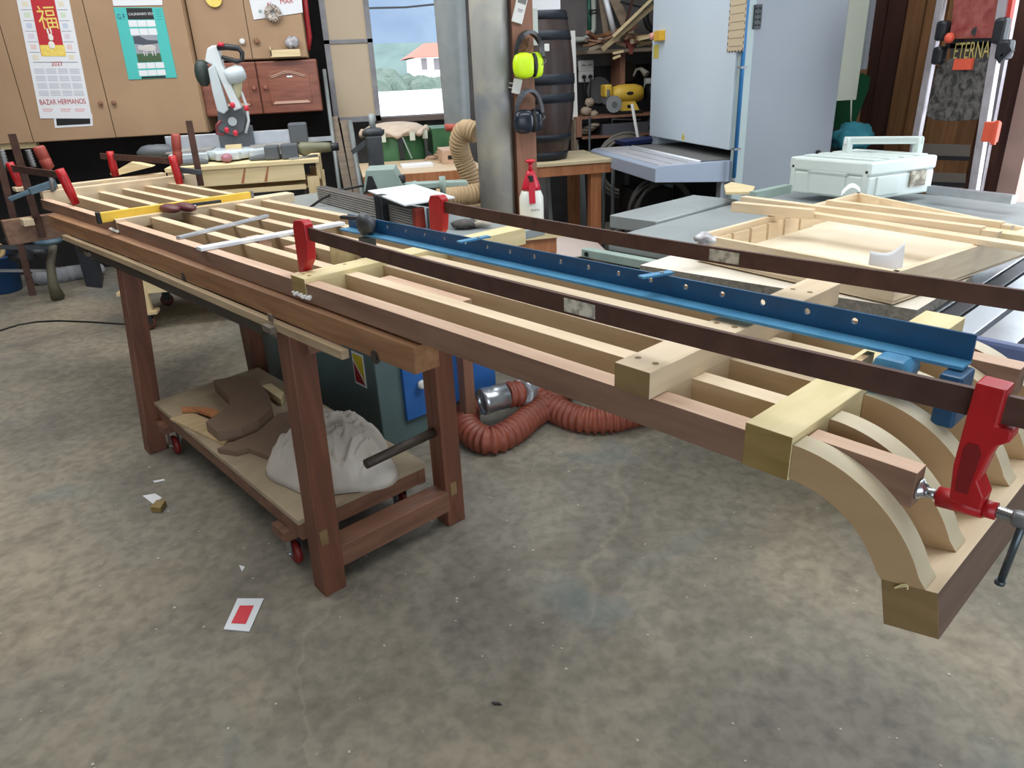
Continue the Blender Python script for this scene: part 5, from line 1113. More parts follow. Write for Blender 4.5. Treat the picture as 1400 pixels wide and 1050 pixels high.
obj('guard_link', MB().tube([MP(320, 118), MP(330, 126), MP(337, 145), MP(340, 165), MP(336, 182)], .009, 8), mat('saw_white', (206, 214, 218), .4), ms)
hd = MB(); P = [MP(*q, 5.36) for q in [(297, 66), (310, 64), (326, 66), (331, 72), (331, 82), (324, 84), (310, 80), (303, 78)]]; hd.tube(P, [.016, .02, .019, .016, .015, .016, .014, .012], 10); obj('d_handle', hd, blackm, ms)
obj('red_trigger', MB().tube([MP(298, 61, 5.35), MP(306, 61, 5.35)], .013, 8), mat('saw_red', (196, 40, 60), .4), ms)
for q in ((318, 144), (337, 148), (310, 178), (322, 182)): obj('red_lever', MB().ball(MP(*q, 5.33), .016, .014, .02, 7), mat('saw_red', (196, 40, 60), .4), ms)
obj('hose_loop', MB().tube([MP(302, 165, 5.33), MP(296, 172, 5.33), MP(297, 183, 5.33), MP(306, 184, 5.33)], .010, 8), mat('maroon_hose', (110, 44, 48), .5), ms)
obj('rear_knob', MB().ball(MP(277, 100, 5.5), .05, .05, .085, 9), mat('dark_green_knob', (46, 58, 54), .5), ms)
a = V3(WY(315, 193, 5.22)); single('wood_block', MB().box((a.x-.05, 5.30, 1.0875+.003), (a.x+.05, 5.36, 1.125)), w_pine, 'small pale wood block on the mitre saw table', 'wood block')
t = thing('battery_drill', 'cordless tool lying on its side at the right end of the pine bench', 'power tool', (-.38, 5.12, 1.03))
obj('battery', MB().box((-.49, 5.10, 1.032), (-.40, 5.20, 1.12)), mk, t, bevel=.01); obj('battery', MB().box((-.385, 5.08, 1.032), (-.28, 5.18, 1.125)), mk, t, bevel=.01)
obj('tool_body', MB().tube([(-.28, 5.13, 1.08), (-.25, 5.13, 1.085), (-.20, 5.14, 1.09), (-.10, 5.15, 1.085), (-.07, 5.15, 1.085)], [.03, .045, .034, .032, .028], 12), mat('olive_tool', (112, 112, 88), .5), t); obj('chuck', MB().cyl((-.08, 5.15, 1.085), (-.02, 5.155, 1.085), .026, 12), blackm, t)
single('metal_ruler', MB().bar((-.33, 5.04, 1.037), (-.17, 5.20, 1.037), .03, .010), alu, 'flat grey ruler piece lying before the cordless tool on the pine bench', 'ruler')
obj('grey_tool_body', MB().ball(V3(WY(214, 208, 5.35)), .12, .06, .05, 9, fn=lambda d: 1+.12*noise.noise(d*3)), mk, ms)  # separate grey tool body, parented to the saw but no part of it
single('wood_offcut', MB().prism([WY(*p, 5.1) for p in [(150, 238), (178, 222), (208, 228), (160, 240)]], (0, .1, 0)), w_pine, 'triangular pine offcut standing behind the frame left of the mitre saw', 'wood piece')
# ============================================================ FAR LEFT FLOOR: bucket, trestle
bk_ = thing('bucket', 'blue plastic bucket with a tape roll on top at the left edge', 'bucket', WZ(8, 400))
b0 = V3(WZ(6, 398)); b0.z = 0
obj('bucket_body', MB().lathe(b0, (0, 0, 1), [(.13, .0), (.135, .01), (.165, .28), (.175, .285), (.175, .30), (.155, .30), (.15, .27)], 28), bucket_m, bk_)
single('tape_roll', MB().lathe(b0+V3((.03, -.02, .34)), (.5, -.8, .2), [(.045, -.02), (.075, -.02), (.075, .02), (.045, .02), (.045, -.02)], 20), mat('tan_tape', (176, 150, 104), .5), 'roll of tan tape sitting in the blue bucket', 'tape roll')
tr = thing('metal_trestle', 'old metal machine stand with curved foot beside the blue bucket', 'stand', WZ(80, 410))
def TP_(px, py, d=6.6): return V3(WD(px, py, d))
obj('curved_leg', MB().tube([TP_(73, 335, 6.55), TP_(69, 360, 6.5), TP_(72, 388, 6.45), V3(WZ(79, 406, .02))], [.028, .03, .034, .05], 8), mat('grey_green_leg', (104, 100, 84), .6), tr)
obj('cross_bar', MB().bar(TP_(-10, 370, 6.7), TP_(68, 370, 6.6), .02, .02), steel, tr); obj('upper_bar', MB().bar(TP_(0, 338, 6.7), TP_(75, 338, 6.6), .03, .03), castd, tr)
obj('blue_vice_part', MB().ball(TP_(66, 330, 6.4), .10, .08, .03, 8), MATS['worn_blue_grey'], tr)
single('grey_bin', MB().hexa([V3(WZ(*p)) for p in [(118, 392), (140, 394), (142, 380), (120, 378)]]+[V3(WZ(*p))+V3((0, 0, .38)) for p in [(118, 392), (140, 394), (142, 380), (120, 378)]]), mat('slate_bin', (54, 58, 66), .6), 'slate grey box standing on the floor behind the left bench leg', 'box')
for i, (px, py, s_) in enumerate(((30, 350, .07), (48, 345, .06), (20, 330, .05), (40, 325, .06), (52, 312, .05))):
    single('scrap_metal', MB().ball(TP_(px, py, 6.75), s_*1.4, s_, s_*.7, 6, fn=lambda d: 1+.5*noise.noise(d*3)), castd, 'dark scrap part on the metal stand, %s' % ['lowest beside the tape roll', 'right of the lowest part', 'leftmost of the middle ones', 'upper middle one', 'topmost next to the clamp bar'][i], 'scrap part')
wbs = MB()
for i in range(9): a = WD(60+i*9, 384-i*.6, 7.2); wbs.ball((a[0], min(a[1], 7.15), .06), .09, .05, .07, 6, fn=lambda d: 1+.2*noise.noise(d*3+Vector((i, 0, 0))))
tag(obj('rubble_edge', wbs, mat('whitish_rubble', (128, 130, 134), .9, c2=(170, 172, 176), scale=8)), 'whitish rubble stones along the foot of the back wall', 'rubble', kind='stuff')

# ============================================================ BACK BENCH under the window
bb = thing('back_bench', 'low wooden bench with pale top under the window', 'bench', (.55, 5.9, 0))
obj('bench_top', MB().box((.12, 5.45, .82), (1.02, 6.35, .845)), mat('light_bench_top', (196, 172, 140), .6, c2=(214, 192, 160), scale=3), bb)
obj('front_edge', MB().box((.12, 5.43, .76), (1.02, 5.45, .845)), w_or, bb)
for x in (.14, .94): obj('leg', MB().box((x, 5.47, 0), (x+.06, 5.53, .82)), w_or, bb); obj('leg', MB().box((x, 6.25, 0), (x+.06, 6.31, .82)), w_or, bb)
gm = thing('dust_collector', 'dark green round machine tub with beige cloth cover behind the back bench', 'machine', (.44, 6.1, .85))
gt = V3(WY(552, 205, 6.1)); gtz = .86
obj('green_tub', MB().lathe((.455, 6.62, .45), (0, 0, 1), [(.24, 0), (.25, .02), (.25, .60), (.24, .62)], 28), green_d, gm)
obj('cloth_cover', MB().lathe((.455, 6.62, 1.035), (0, 0, 1), [(.27, .0), (.28, .02), (.275, .045), (.20, .085), (.10, .10), (.01, .085)], 40), cloth_b, gm)
def rim(t_): return V3((.455+.277*math.cos(t_), 6.62+.277*math.sin(t_), 1.06+.018*math.sin(t_*9)))
obj('gathered_rim', MB().tube([rim(2*PI*i/60) for i in range(61)], [.020+.008*math.sin(i*1.7) for i in range(61)], 8), cloth_b, gm)
for t_ in (-2.0, -1.1, -.5): p = rim(t_); obj('cover_clip', MB().box((p.x-.022, p.y-.03, 1.0), (p.x+.022, p.y-.022, 1.07)), cream, gm)
obj('tub_latch', MB().box((.46, 6.34, .86), (.50, 6.375, 1.03)), blackm, gm); obj('tub_strap', MB().bar((.50, 6.35, 1.03), (.56, 6.34, .86), .03, .01), green_m, gm)
g2 = single('green_machine_box', MB().box((.76, 6.45, .86), (1.0, 6.9, 1.075)), green_d, 'small dark green machine box right of the cloth covered tub', 'machine')
cham = MB(); a = V3(WY(490, 178, 6.3)); 
for nm, pts, m_, lab in (('cloth_fold', None, None, None),): pass
mb = MB()
for i, (px, py, s_) in enumerate(((565, 176, .05), (585, 178, .06), (548, 172, .05), (600, 180, .04))): mb = MB()
rg = random.Random(21)
mb = MB()
for i in range(70):
    px = rg.gauss(602, 14); py = rg.gauss(214, 3.2); p = V3(WZ(px, py, .85)); p.z = .850+rg.random()*.05*max(0, 1-abs(px-602)/26); d = V3((rg.uniform(-1, 1), rg.uniform(-1, 1), rg.uniform(-.2, .3))).normalized()*rg.uniform(.03, .06)
    p.x = min(max(p.x, .2), .98); p.y = min(max(p.y, 5.5), 6.3); mb.bar(p-d*.5, p+d*.5, rg.uniform(.012, .03), rg.uniform(.004, .012))
tag(obj('wood_shavings', mb, wood('pinkish_scraps', (176, 138, 112), (210, 176, 150), 'x')), 'heap of pinkish wood scraps on the back bench under the window', 'wood scraps', kind='stuff')
p = WZ(572, 228, .846); single('white_tile', MB().box((p[0]-.13, p[1]-.07, .846), (p[0]+.11, p[1]+.12, .866)), white_p, 'square white board piece on the back bench', 'board')
p = WZ(532, 216, .85); single('brown_block', MB().box((p[0]-.11, p[1]-.08, .846), (p[0]+.11, p[1]+.08, .90)), w_post, 'rounded red-brown block on the left of the back bench', 'wood block', bevel=.015)
p = WZ(622, 222, .85); t = single('wooden_box', MB().box((p[0]-.10, p[1]-.05, .846), (p[0]+.12, p[1]+.25, .95)), w_pink, 'small pale wooden box with a dark slot beside the tan hose', 'box')
obj('slot', MB().box((p[0]-.06, p[1]-.052, .88), (p[0]+.0, p[1]-.0505, .91)), black, t)
t = thing('drill_post', 'dark metal press column standing left of the green tub', 'machine', WY(515, 230, 5.3))
a = V3(WY(516, 231, 5.3)); obj('column', MB().box((a.x-.055, 5.25, a.z-.06), (a.x+.05, 5.37, a.z+.22)), castd, t, bevel=.01); obj('column_head', MB().ball(a+V3((0, 0, .24)), .075, .05, .035, 8, fn=lambda d: 1+.3*noise.noise(d*3)), castd, t)
obj('spindle', MB().cyl(a+V3((.0, 0, .25)), a+V3((0, 0, .36)), .022, 10), galv, t); obj('crank_arm', MB().bar(a+V3((-.16, 0, .12)), a+V3((0, 0, .21)), .025, .03), castd, t); obj('support', MB().box((a.x-.05, 5.28, 0), (a.x+.05, 5.34, a.z-.05)), castd, t)

# ============================================================ DUCTS, POST
single('large_duct', MB().lathe((.893, 4.45, 0), (0, 0, 1), [(.106, 0), (.109, 3.4)], 40), duct, 'large mottled grey metal duct standing upright near the middle', 'duct')
g = thing('galvanised_duct', 'galvanised duct hanging left of the large grey duct with a red band at its end', 'duct', (.76, 5.0, 1.15))
obj('duct_pipe', MB().lathe((.762, 5.0, 1.15), (0, 0, 1), [(.084, 0), (.086, .02), (.092, .4), (.098, .8), (.10, 2.25)], 36), galv, g); obj('red_band', MB().lathe((.762, 5.0, 1.152), (0, 0, 1), [(.0865, 0), (.0885, .045)], 36), mat('red_band', (186, 88, 74), .6), g)
obj('collar', MB().box((.73, 4.90, 1.125), (.81, 5.05, 1.15)), castd, g)
t = thing('tan_hose', 'dusty tan flexible hose bending out from behind the large duct', 'hose', (.80, 4.75, .7))
obj('hose_upper', hosef([WY(652, 182, 4.65), WY(636, 178, 4.70), WY(628, 194, 4.75), WY(632, 215, 4.8), WY(642, 240, 4.8), WY(645, 262, 4.8), WY(648, 290, 4.8)], .062, .02, .003), tan_h, t)
t = thing('tan_hose', 'lower horizontal tan hose emerging left of the large duct', 'hose', (.80, 4.6, .7))
obj('hose_lower', hosef([WY(598, 272, 4.5), WY(625, 268, 4.5), WY(655, 264, 4.52), WY(675, 262, 4.6)], .06, .02, .003), tan_h, t)
ps = single('wooden_post', MB().box((1.005, 4.36, 0), (1.125, 4.46, 3.4)), w_post, 'reddish wooden post right of the large duct with ear defenders on it', 'post')
p = WZ(712, 330, .5)
def muffs(px, py, yy, m_, band, lab, s=1.):
    c = V3(WY(px, py, yy)); t = thing('ear_defenders', lab, 'ear defenders', tuple(c))
    r = .082*s; arc = [c+V3((.01+r*1.0*math.cos(a), .02*math.sin(a*2), .055*s+r*1.55*math.sin(a))) for a in np.linspace(-.05, PI+.05, 16)]
    mb = MB()
    for a, b in zip(arc, arc[1:]): mb.bar(a, b+(b-a)*.1, .040, .018, up=(c-(a+b)/2))
    obj('headband', mb, band, t)
    for sx, rot in ((-1, -.25), (1, .2)):
        q = c+V3((-.030*s if sx < 0 else .052*s, -.02 if sx < 0 else .03, -.02)); Z_ = (0, 0, 1)
        ax = V3((sx, -.9 if sx < 0 else -.15, 0)).normalized()
        q.z += .030*s; cu = obj('cup', MB().ball(q, (.064 if sx < 0 else .046)*s, .042*s, .070*s, 12, fn=lambda d: 1.0/max(abs(d.x), abs(d.y), abs(d.z))**.35), m_, t)
        k = c+V3((.032*s, -.012, .010)); tf2 = None
        if sx > 0: obj('cushion', MB().ball(k, .022*s, .047*s, .066*s, 10), black, cu)
    obj('wire_hook', MB().tube([arc[0], arc[0]+V3((.012, -.01, -.02)), c+V3((.06*s, 0, -.01))], .0022, 6), steel, t)
muffs(722, 92, 4.29, fluo, blackm, 'fluorescent yellow ear defenders hanging on the wooden post', .98)
muffs(722, 168, 4.29, mat('dark_navy_cup', (30, 38, 50), .25), mat('grey_band', (72, 76, 82), .5), 'black ear defenders hanging below the yellow ones', .95)
def box_on(px0, py0, px1, py1, yy, th, m_, nm, lab, cat, tilt=0):
    a = V3(WY(px0, py0, yy)); b = V3(WY(px1, py1, yy)); c = (a+b)/2; hw = abs(b.x-a.x)/2; hh = abs(a.z-b.z)/2
    tf = lambda q: (c.x+q[0]*math.cos(tilt)-q[2]*math.sin(tilt), yy+q[1], c.z+q[0]*math.sin(tilt)+q[2]*math.cos(tilt))
    return single(nm, MB(tf).box((-hw, -th, -hh), (hw, 0, hh)), m_, lab, cat, bevel=.003), tf, hw, hh, c
o_, tf, hw, hh, c = box_on(702, -8, 718, 32, 4.355, .02, white_e, 'thermostat', 'tilted white electronic thermostat at the top of the wooden post', 'thermostat', -.30)
obj('grey_screen', MB(tf).box((-hw*.75, -.0212, hh*.35), (hw*.8, -.0205, hh*.98)), mat('grey_screen', (122, 120, 118), .3), o_)
obj('printed_lines', MB(tf).box((-hw*.4, -.0212, -hh*.1), (hw*.6, -.0205, -hh*.04)).box((-hw*.4, -.0212, -hh*.22), (hw*.5, -.0205, -hh*.17)), mat('grey_print', (120, 124, 130), .6), o_)
o_, tf, hw, hh, c = box_on(700, 108, 712, 128, 4.355, .02, white_e, 'white_clip_box', 'tilted white plastic clip box between the two ear defenders', 'clip box', -.25)
obj('clip_prongs', MB(tf).box((-hw-.022, -.012, hh*.2), (-hw, -.008, hh*.3)).box((-hw-.022, -.012, -hh*.4), (-hw, -.008, -hh*.3)), white_e, o_)
box_on(722, -20, 766, 13, 4.42, .006, paper, 'pinned_paper', 'large pale sheet pinned beside the post above the barrel', 'paper')
box_on(721, 12, 736, 62, 4.41, .004, mat('green_tinted_paper', (196, 206, 198), .7), 'pinned_paper', 'narrow greenish sheet hanging behind the yellow ear defenders', 'paper')
box_on(744, 60, 751, 70, 5.30, .004, white_e, 'paper_tag', 'tiny white tag on the barrel side of the yellow ear defenders', 'tag')
mb = MB()
for i in range(9): a = V3(WY(712+i % 4*3, 50+i*3.5, 4.33)); mb.tube([a, a+V3((.02, -.01, .02*(i % 3-1))), a+V3((.01, 0, -.03))], .003, 5)
single('keys_on_hook', mb, mat('brassy_brown', (120, 92, 64), .5, .5), 'tangle of small brassy keys on the post inside the yellow headband', 'keys')
# ============================================================ BARREL on its table
bt = thing('barrel_table', 'orange-brown timber table carrying the barrel', 'table', (1.5, 5.6, 0))
obj('table_top', MB().box((1.10, 5.26, .845), (1.945, 5.98, .87)), mat('pale_table_top', (182, 166, 134), .6, c2=(202, 186, 154), scale=3), bt, bevel=.003)
obj('front_rail', MB().box((1.12, 5.28, .77), (1.94, 5.32, .844)), w_or, bt, bevel=.003); obj('side_rail', MB().box((1.87, 5.32, .77), (1.91, 5.94, .844)), w_or, bt)
for x, y in ((1.79, 5.33), (1.79, 5.86), (1.14, 5.33), (1.14, 5.86)): obj('leg', MB().box((x, y, 0), (x+.085, y+.085, .80)), w_or, bt, bevel=.003)
br = thing('barrel', 'dark wooden barrel with black hoops standing on the orange-brown table', 'barrel', (1.455, 5.58, .871))
def rb(h): return .275-.055*((h-.5)/.5)**2 if h > .5 else .275-.065*((.5-h)/.5)**2
obj('staves', MB().lathe((1.455, 5.58, .871), (0, 0, 1), [(rb(h/20.), h/20.) for h in range(21)]+[(.19, 1.0), (.19, .97), (.01, .97)], 44), barrel_w, br)
for h0, h1 in ((.0, .06), (.135, .185), (.40, .46), (.52, .59), (.81, .87), (.94, 1.0)):
    obj('hoop', MB().lathe((1.455, 5.58, .871), (0, 0, 1), [(rb(h0)+.001, h0), (rb(h0)+.005, h0+.001), (rb((h0+h1)/2)+.005, (h0+h1)/2), (rb(h1)+.005, h1-.001), (rb(h1)+.001, h1)], 44), hoop, br)
# junk below the barrel table
for i, (x, y, m_, w, lab) in enumerate(((1.30, 5.75, w_old, .10, 'pale board standing under the barrel table at left'), (1.50, 5.85, w_plankd, .05, 'dark board standing under the barrel table'), (1.62, 5.80, galv, .03, 'thin grey slat standing under the barrel table'), (1.97, 6.02, galv, .06, 'grey slat standing right of the barrel table leg'))):
    single('standing_board', MB().bar((x, y, 0), (x-.03, y+.04, .78), w, .02, up=(0, 1, 0)), m_, lab, 'board')
single('paper_bundle', MB().ball((1.28, 4.7, .17), .17, .12, .10, 8, fn=lambda d: 1+.3*noise.noise(d*3)), mat('cream_bag', (196, 178, 140), .8), 'cream sack on the floor below the barrel table', 'sack')
for i, (px, py, ang) in enumerate(((742, 322, .1), (765, 330, -.2), (785, 335, .3))):
    p = V3(WZ(px, py+6, .25)); tf = lambda q, p=p, ang=ang: (p.x+q[0]*math.cos(ang)-q[1]*math.sin(ang), p.y+q[0]*math.sin(ang)+q[1]*math.cos(ang), .20+.012*i+q[2])
    single('pale_sheet', MB(tf).hexa([(-.2, -.13, 0), (.2, -.13, 0), (.2, .13, .10), (-.2, .13, .10), (-.2, -.13, .008), (.2, -.13, .008), (.2, .13, .108), (-.2, .13, .108)]), mat('pinkish_board', (198, 182, 174), .7), ['leftmost pinkish sheet in the pile below the spray bottle', 'middle pinkish sheet in the pile below the spray bottle', 'rightmost pinkish sheet of the pile below the barrel table'][i], 'sheet')
single('sheet_support', MB().box((1.2, 4.5, 0), (1.75, 5.0, .19)), w_dark, 'dark low box under the pinkish sheets', 'box')
# hose coils under the sander table
def coil(c, r, tr_, n, m_, lab, nm='cable_coil', axis='y', wob=.02):
    pts = []
    for i in range(n*22): 
        a = 2*PI*i/22; rr = r+wob*math.sin(i*.37)+.012*(i//22); pts.append((c[0]+rr*math.cos(a), c[1]+.012*(i/22)+.01*math.sin(a*2), c[2]+rr*math.sin(a)*.95) if axis == 'y' else (c[0], c[1]+rr*math.cos(a), c[2]+rr*math.sin(a)))
    single(nm, MB().tube(pts, tr_, 7), m_, lab, 'cable coil')
coil((2.24, 5.0, .50), .22, .014, 4, mat('grey_black_hose', (62, 60, 58), .5), 'coil of dark hose hanging below the conveyor table')
coil((2.20, 5.2, .30), .17, .012, 3, mat('grey_black_hose', (62, 60, 58), .5), 'smaller coil of dark hose low under the conveyor table')
single('black_bin', MB().box((2.12, 5.25, 0), (2.42, 5.6, .62)), wallk, 'black crate in the shadow below the conveyor table', 'crate')
for i, x in enumerate((1.98, 2.04, 2.12)): single('metal_rod', MB().cyl((x, 5.75, 0), (x+.02, 5.80, .80), .015, 8), galv, 'thin %s rod standing in the dark left of the conveyor table' % ['first', 'second', 'third'][i], 'rod')

# ============================================================ SHELVES left of the sander
dk = single('dark_backboard', MB().box((2.0, 7.225, 0), (3.3, 7.245, 1.50)), wallk, 'black board behind the shelves left of the sander', 'board')
sh = thing('tool_shelf', 'brown shelf rack with yellow grinder on top at the back wall', 'shelf', (2.5, 7.0, 0))
zA, zB = 1.075, .90
obj('top_shelf', MB().box((2.14, 6.78, zA-.02), (3.2, 7.14, zA)), w_post, sh); obj('middle_shelf', MB().box((2.14, 6.78, zB-.02), (3.2, 7.14, zB)), w_post, sh); obj('side_board', MB().box((2.14, 6.78, .88), (2.19, 7.14, zA-.02)), w_post, sh)
for x in (2.12, 3.1): obj('upright', MB().box((x, 6.80, 0), (x+.03, 6.9, zA-.02)), w_old, sh)
# yellow bench grinder
gz = zA; gr = thing('bench_grinder', 'yellow bench grinder with grey wheels on the tool shelf', 'grinder', (2.66, 6.92, gz))
cx, cy, cz = 2.68, 6.92, gz+.175
obj('grinder_body', MB().lathe((cx-.16, cy, cz), (1, 0, 0), [(.03, 0), (.065, .02), (.082, .08), (.085, .16), (.082, .24), (.065, .30), (.03, .32)], 24), yel_g, gr)
obj('maker_badge', MB().ball((cx, cy-.083, cz+.005), .036, .005, .016, 10), blackm, gr)
obj('grinder_base', MB().hexa([(cx-.11, cy-.09, gz), (cx+.11, cy-.09, gz), (cx+.11, cy+.09, gz), (cx-.11, cy+.09, gz), (cx-.06, cy-.05, cz-.06), (cx+.06, cy-.05, cz-.06), (cx+.06, cy+.05, cz-.06), (cx-.06, cy+.05, cz-.06)]), yel_g, gr); obj('rubber_foot', MB().box((cx-.13, cy-.10, gz), (cx+.13, cy+.10, gz+.03)), black, gr, bevel=.008)
obj('switch', MB().box((cx-.02, cy-.075, gz+.05), (cx+.02, cy-.06, gz+.08)), black, gr)
obj('wheel', MB().cyl((cx-.225, cy, cz), (cx-.20, cy, cz), .085, 28), mat('grey_wheel', (108, 108, 110), .8), gr); obj('wheel_guard', MB().box((cx-.24, cy-.07, cz-.02), (cx-.17, cy+.07, cz+.09)), yel_g, gr, bevel=.015)
obj('wheel', MB().cyl((cx+.20, cy, cz), (cx+.23, cy, cz), .08, 28), blackm, gr)
single('grinding_disc', MB().cyl((2.50, 7.195, gz+.21), (2.50, 7.224, gz+.21), .12, 32), mat('grey_disc', (92, 92, 94), .7), 'large grey grinding disc standing behind the yellow grinder', 'disc')
t = single('grinding_disc', MB().cyl((cx-.17, 6.80, gz+.095), (cx-.17, 6.815, gz+.095), .075, 28), mat('grey_disc2', (140, 142, 144), .6), 'small pale disc leaning in front of the yellow grinder', 'disc'); obj('disc_hub', MB().cyl((cx-.17, 6.79, gz+.095), (cx-.17, 6.80, gz+.095), .024, 16), chrome, t)
single('grinding_disc', MB().cyl((2.80, 7.195, gz+.36), (2.80, 7.224, gz+.36), .09, 28), mat('brown_disc', (62, 50, 40), .7), 'dark brown disc hanging above the yellow grinder', 'disc')
single('white_box', MB().box((2.88, 6.95, gz+.13), (2.95, 7.0, gz+.30)), mat('greyish_box', (176, 178, 174), .6), 'narrow whitish box right of the yellow grinder', 'box')
p = V3(WY(812, 100, 7.0)); 
so = thing('power_socket', 'double white wall socket with two black plugs on the back wall', 'socket', tuple(V3(WY(802, 98, 7.13))))
for i, (py, pl) in enumerate(((90, 0), (105, 1))):
    c = V3(WY(802, py, 7.2)); c.y = 7.20; b_ = obj('socket_box', MB().box((c.x-.075, 7.20, c.z-.05), (c.x+.075, 7.25, c.z+.05)), mat('grey_white_socket', (196, 196, 192), .5), so, bevel=.012)
    for sx in (-1, 1):
        if pl: obj('plug', MB().cyl((c.x+sx*.032, 7.20, c.z), (c.x+sx*.032, 7.165, c.z), .018, 12), black, b_); obj('plug_cable', MB().tube([(c.x+sx*.032, 7.17, c.z-.01), (c.x+sx*.03, 7.17, c.z-.10), (c.x+sx*.02, 7.18, c.z-.30)], .007, 6), black, b_)
        else: obj('socket_cover', MB().tube([(c.x+sx*.032-.02, 7.198, c.z), (c.x+sx*.032, 7.19, c.z+.014), (c.x+sx*.032+.02, 7.198, c.z)], .003, 6), castd, b_)
pts = [WY(811, -10, 7.2), WY(812, 20, 7.2), WY(812, 40, 7.2), WY(808, 48, 7.2), WY(798, 54, 7.2), WY(786, 54, 7.2)]
pg = thing('conduit_pipe', 'grey plastic conduit bending down the back wall beside a green pipe', 'pipe', WY(811, 20, 7.2)); obj('conduit', MB().tube(pts, .024, 12), mat('pale_conduit', (156, 160, 152), .5), pg)
for py in (14, 18): c = V3(WY(811, py, 7.19)); obj('pipe_clip', MB().box((c.x-.035, 7.17, c.z-.006), (c.x+.035, 7.22, c.z+.006)), black, pg)
single('green_pipe', MB().cyl(WY(805, -10, 7.23), WY(806, 42, 7.23), .018, 10), mat('green_pipe', (36, 88, 72), .5), 'thin dark green pipe beside the grey conduit', 'pipe')
standing((782, 42), (785, 135), 6.9, 6.9, .05, white_e, 'upright_board', 'white slat standing right beside the barrel', 'slat', z0=0)
# upper rack with offcuts
zr = WY(850, 67, 6.95)[2]
rk = thing('timber_rack', 'rough wooden wall ledge loaded with timber offcuts', 'rack', (2.6, 7.0, zr)); obj('ledge', MB().box((2.27, 6.85, zr-.03), (3.3, 7.22, zr)), w_old, rk); obj('bracket', MB().box((2.62, 6.95, zr-.34), (2.67, 7.2, zr-.03)), w_post, rk)
rg = random.Random(4); proto = None
osh = ['pale', 'brown']
for i in range(26):
    L_ = .3; m_ = [w_old, w_plank, w_pine, w_post][i % 4]
    x = 2.36+.55*rg.random(); z = zr+.02+.13*rg.random()*(1-abs(x-2.65)/.6); y = 6.86+.25*rg.random(); a = rg.uniform(-.35, .35)
    if proto is None or i < 4:
        mb = MB().box((-.16, -.012, -.008), (.16, .012, .008)); o = obj('timber_offcut', mb, m_); o.location = (x, y, z); protos = [o] if proto is None else protos+[o]; proto = o
    else:
        o = protos[i % 4].copy(); COL.objects.link(o); o.location = (x, y, z)
    o.rotation_euler = (rg.uniform(-.2, .2), a, rg.uniform(-.9, .9)); o.scale = (rg.uniform(.5, 1.1), rg.uniform(.8, 1.8), rg.uniform(.8, 2.2))
    tag(o, 'short timber offcut in the jumbled pile on the wall ledge', 'offcut', 'offcuts on the wall ledge')
def lean(p0, p1, yy, w, m_, lab, nm='timber_strip', cat='timber strip', r=False):
    a, b = V3(WY(*p0, yy)), V3(WY(*p1, yy)); mb = MB().cyl(a, b, w/2, 10) if r else MB().bar(a, b, w, .02, up=(0, 1, 0)); single(nm, mb, m_, lab, cat)
lean((823, 68), (893, 8), 6.78, .04, wood('dusty_strip', (150, 132, 100), (176, 158, 124), 'x'), 'wide dusty timber strip leaning diagonally across the wall ledge')
lean((838, 50), (892, -2), 6.74, .022, w_pine, 'narrow bright timber strip above the wide diagonal one')
lean((826, -10), (840, 46), 7.0, .05, aluw, 'bright white metal tube standing behind the wall ledge', 'metal_tube', 'tube', True)
lean((821, -10), (829, 50), 7.1, .05, w_old, 'grey board leaning left of the bright metal tube')
lean((836, -10), (862, 50), 7.1, .09, w_old, 'wide grey board leaning right of the bright metal tube')
lean((848, 3), (885, 12), 7.0, .015, blackm, 'thin dark bar across the boards above the ledge', 'dark_bar', 'bar')
lean((856, 30), (868, -10), 6.9, .02, w_plankd, 'thin dark stick crossing the diagonal timber strips')
single('car_tyre', MB().tube([(2.98+.12*math.cos(a), 6.95, zr+.26+.12*math.sin(a)) for a in np.linspace(0, 2*PI, 28)], .03, 8), black, 'small black ring tyre above the wall ledge by the sander', 'tyre')
single('red_bracket', MB().prism([WY(*p, 6.84) for p in [(853, 55), (873, 55), (866, 66), (865, 74), (861, 74), (860, 66)]], (0, .05, 0)), mat('rust_red_bracket', (128, 62, 52), .6), 'rust red metal bracket hanging at the front of the wall ledge', 'bracket')
lean((838, 73), (852, 70), 6.8, .02, w_pine, 'short pale stick poking out under the wall ledge'); lean((838, 80), (848, 76), 6.8, .02, w_pine, 'lowest pale stick poking out under the wall ledge')
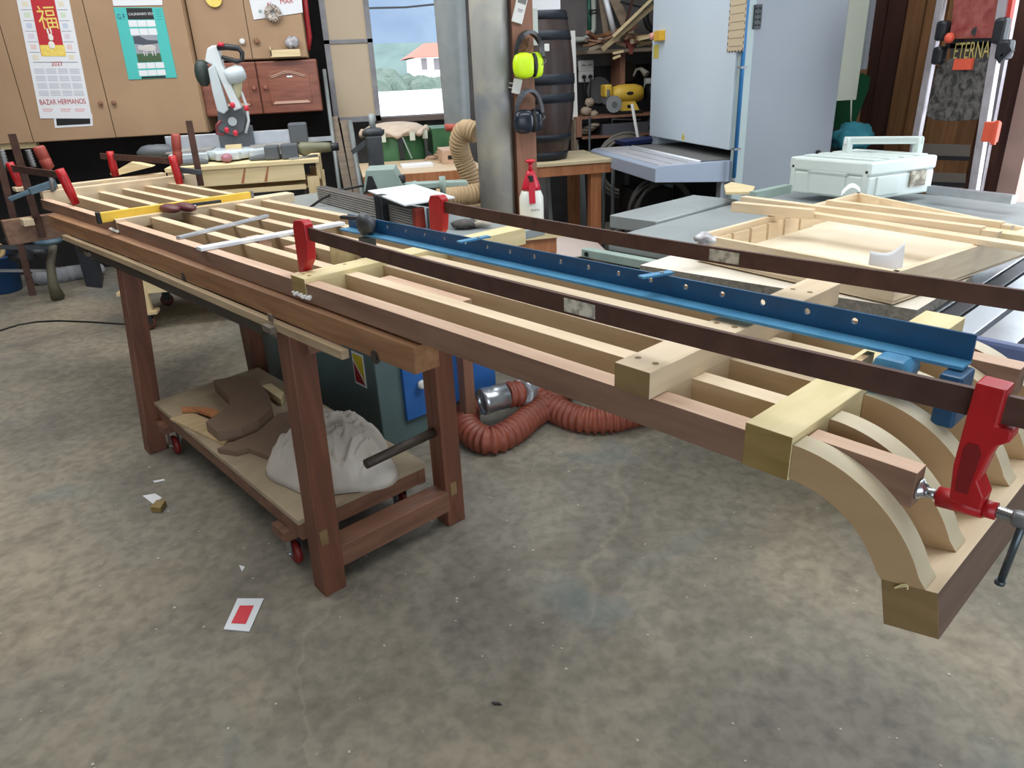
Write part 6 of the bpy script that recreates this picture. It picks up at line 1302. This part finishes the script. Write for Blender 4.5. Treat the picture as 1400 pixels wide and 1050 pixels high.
# lamp arm, things on shelves
single('work_lamp', MB().tube([WY(866, 104, 7.0), WY(870, 95, 7.0), WY(876, 94, 7.0), WY(884, 102, 6.95)], [.01, .012, .018, .034], 10), mat('grey_lamp', (150, 146, 134), .5), 'grey bent lamp arm above the yellow grinder by the sander', 'lamp')
for i, (px, py, rx, lab) in enumerate(((801, 152, .05, 'pale crumpled thing on the left end of the top shelf'), (806, 140, .045, 'brownish knob-like part above the left end of the top shelf'), (812, 156, .04, 'small pale offcut on the top shelf left of the grinder'))):
    single('shelf_item', MB().ball(V3(WY(px, py, 6.9)), rx, .04, rx*.8, 8, fn=lambda d: 1+.5*noise.noise(d*3+Vector((i, 0, 0)))), mat('beige_clutter', (140, 124, 106), .7, c2=(172, 156, 138), scale=14), lab, 'workshop part')
p = V3(WY(803, 180, 6.9)); 
for i in range(4): single('folded_rag', MB().ball(V3((p.x-.04+.03*i, 6.92-.02*i, zB+.03+.022*i)), .085-.008*i, .06, .022, 8, fn=lambda d: 1+.25*noise.noise(d*3+Vector((i*3, 0, 0)))), mat('greyish_rag', (128, 118, 104), .9, c2=(164, 152, 136), scale=12), 'folded grey-beige rag on the middle shelf, %s' % ['lowest of the stack', 'second from below', 'third from below', 'topmost of the stack'][i], 'rag')
single('grey_tray', MB().box((2.40, 6.80, zB), (2.86, 6.98, zB+.10)), mat('grey_metal_tray', (92, 92, 98), .5, .3), 'grey metal tray on the middle shelf', 'tray')
single('steel_bracket', MB().bar((2.50, 6.83, zB+.14), (2.80, 6.86, zB+.115), .012, .012).bar((2.50, 6.83, zB+.14), (2.50, 6.83, zB+.103), .012, .012), chrome, 'thin angled steel rod above the grey tray', 'rod')
single('silver_cylinder', MB().cyl((2.88, 6.9, zB+.09), (3.08, 6.9, zB+.09), .04, 16), galv, 'grey cylinder at the right end of the middle shelf', 'cylinder')
a = V3(WY(864, 142, 6.6)); b = V3(WY(872, 188, 6.6)); b = V3((a+(b-a)*(a.z/(a.z-b.z)))); single('pale_stick', MB().cyl(a, b, .014, 10), white_e, 'pale stick leaning in front of the shelves', 'stick')
a = V3(WY(806, 160, 6.72)); single('dark_rod', MB().cyl(a, V3((a.x, a.y, 0)), .012, 8), castd, 'thin dark rod standing before the left part of the shelves', 'rod')
coil((2.62, 6.735, .62), .26, .016, 5, mat('grey_cable', (112, 108, 100), .5), 'large coil of grey cable hanging in front of the shelf', wob=.012)
p = WZ(868, 194, .905); single('blue_tray', MB().hexa([(p[0]-.17, 5.80, .90), (p[0]+.16, 5.80, .91), (p[0]+.16, 5.98, .91), (p[0]-.17, 5.98, .90), (p[0]-.18, 5.78, .93), (p[0]+.17, 5.78, .945), (p[0]+.17, 6.0, .945), (p[0]-.18, 6.0, .93)]), mat('navy_tray', (44, 56, 104), .5), 'navy blue tray just behind the conveyor table', 'tray')
single('tray_stand', MB().box((p[0]-.1, 5.84, 0), (p[0]+.1, 5.95, .898)), wallk, 'black support below the navy tray', 'stand')
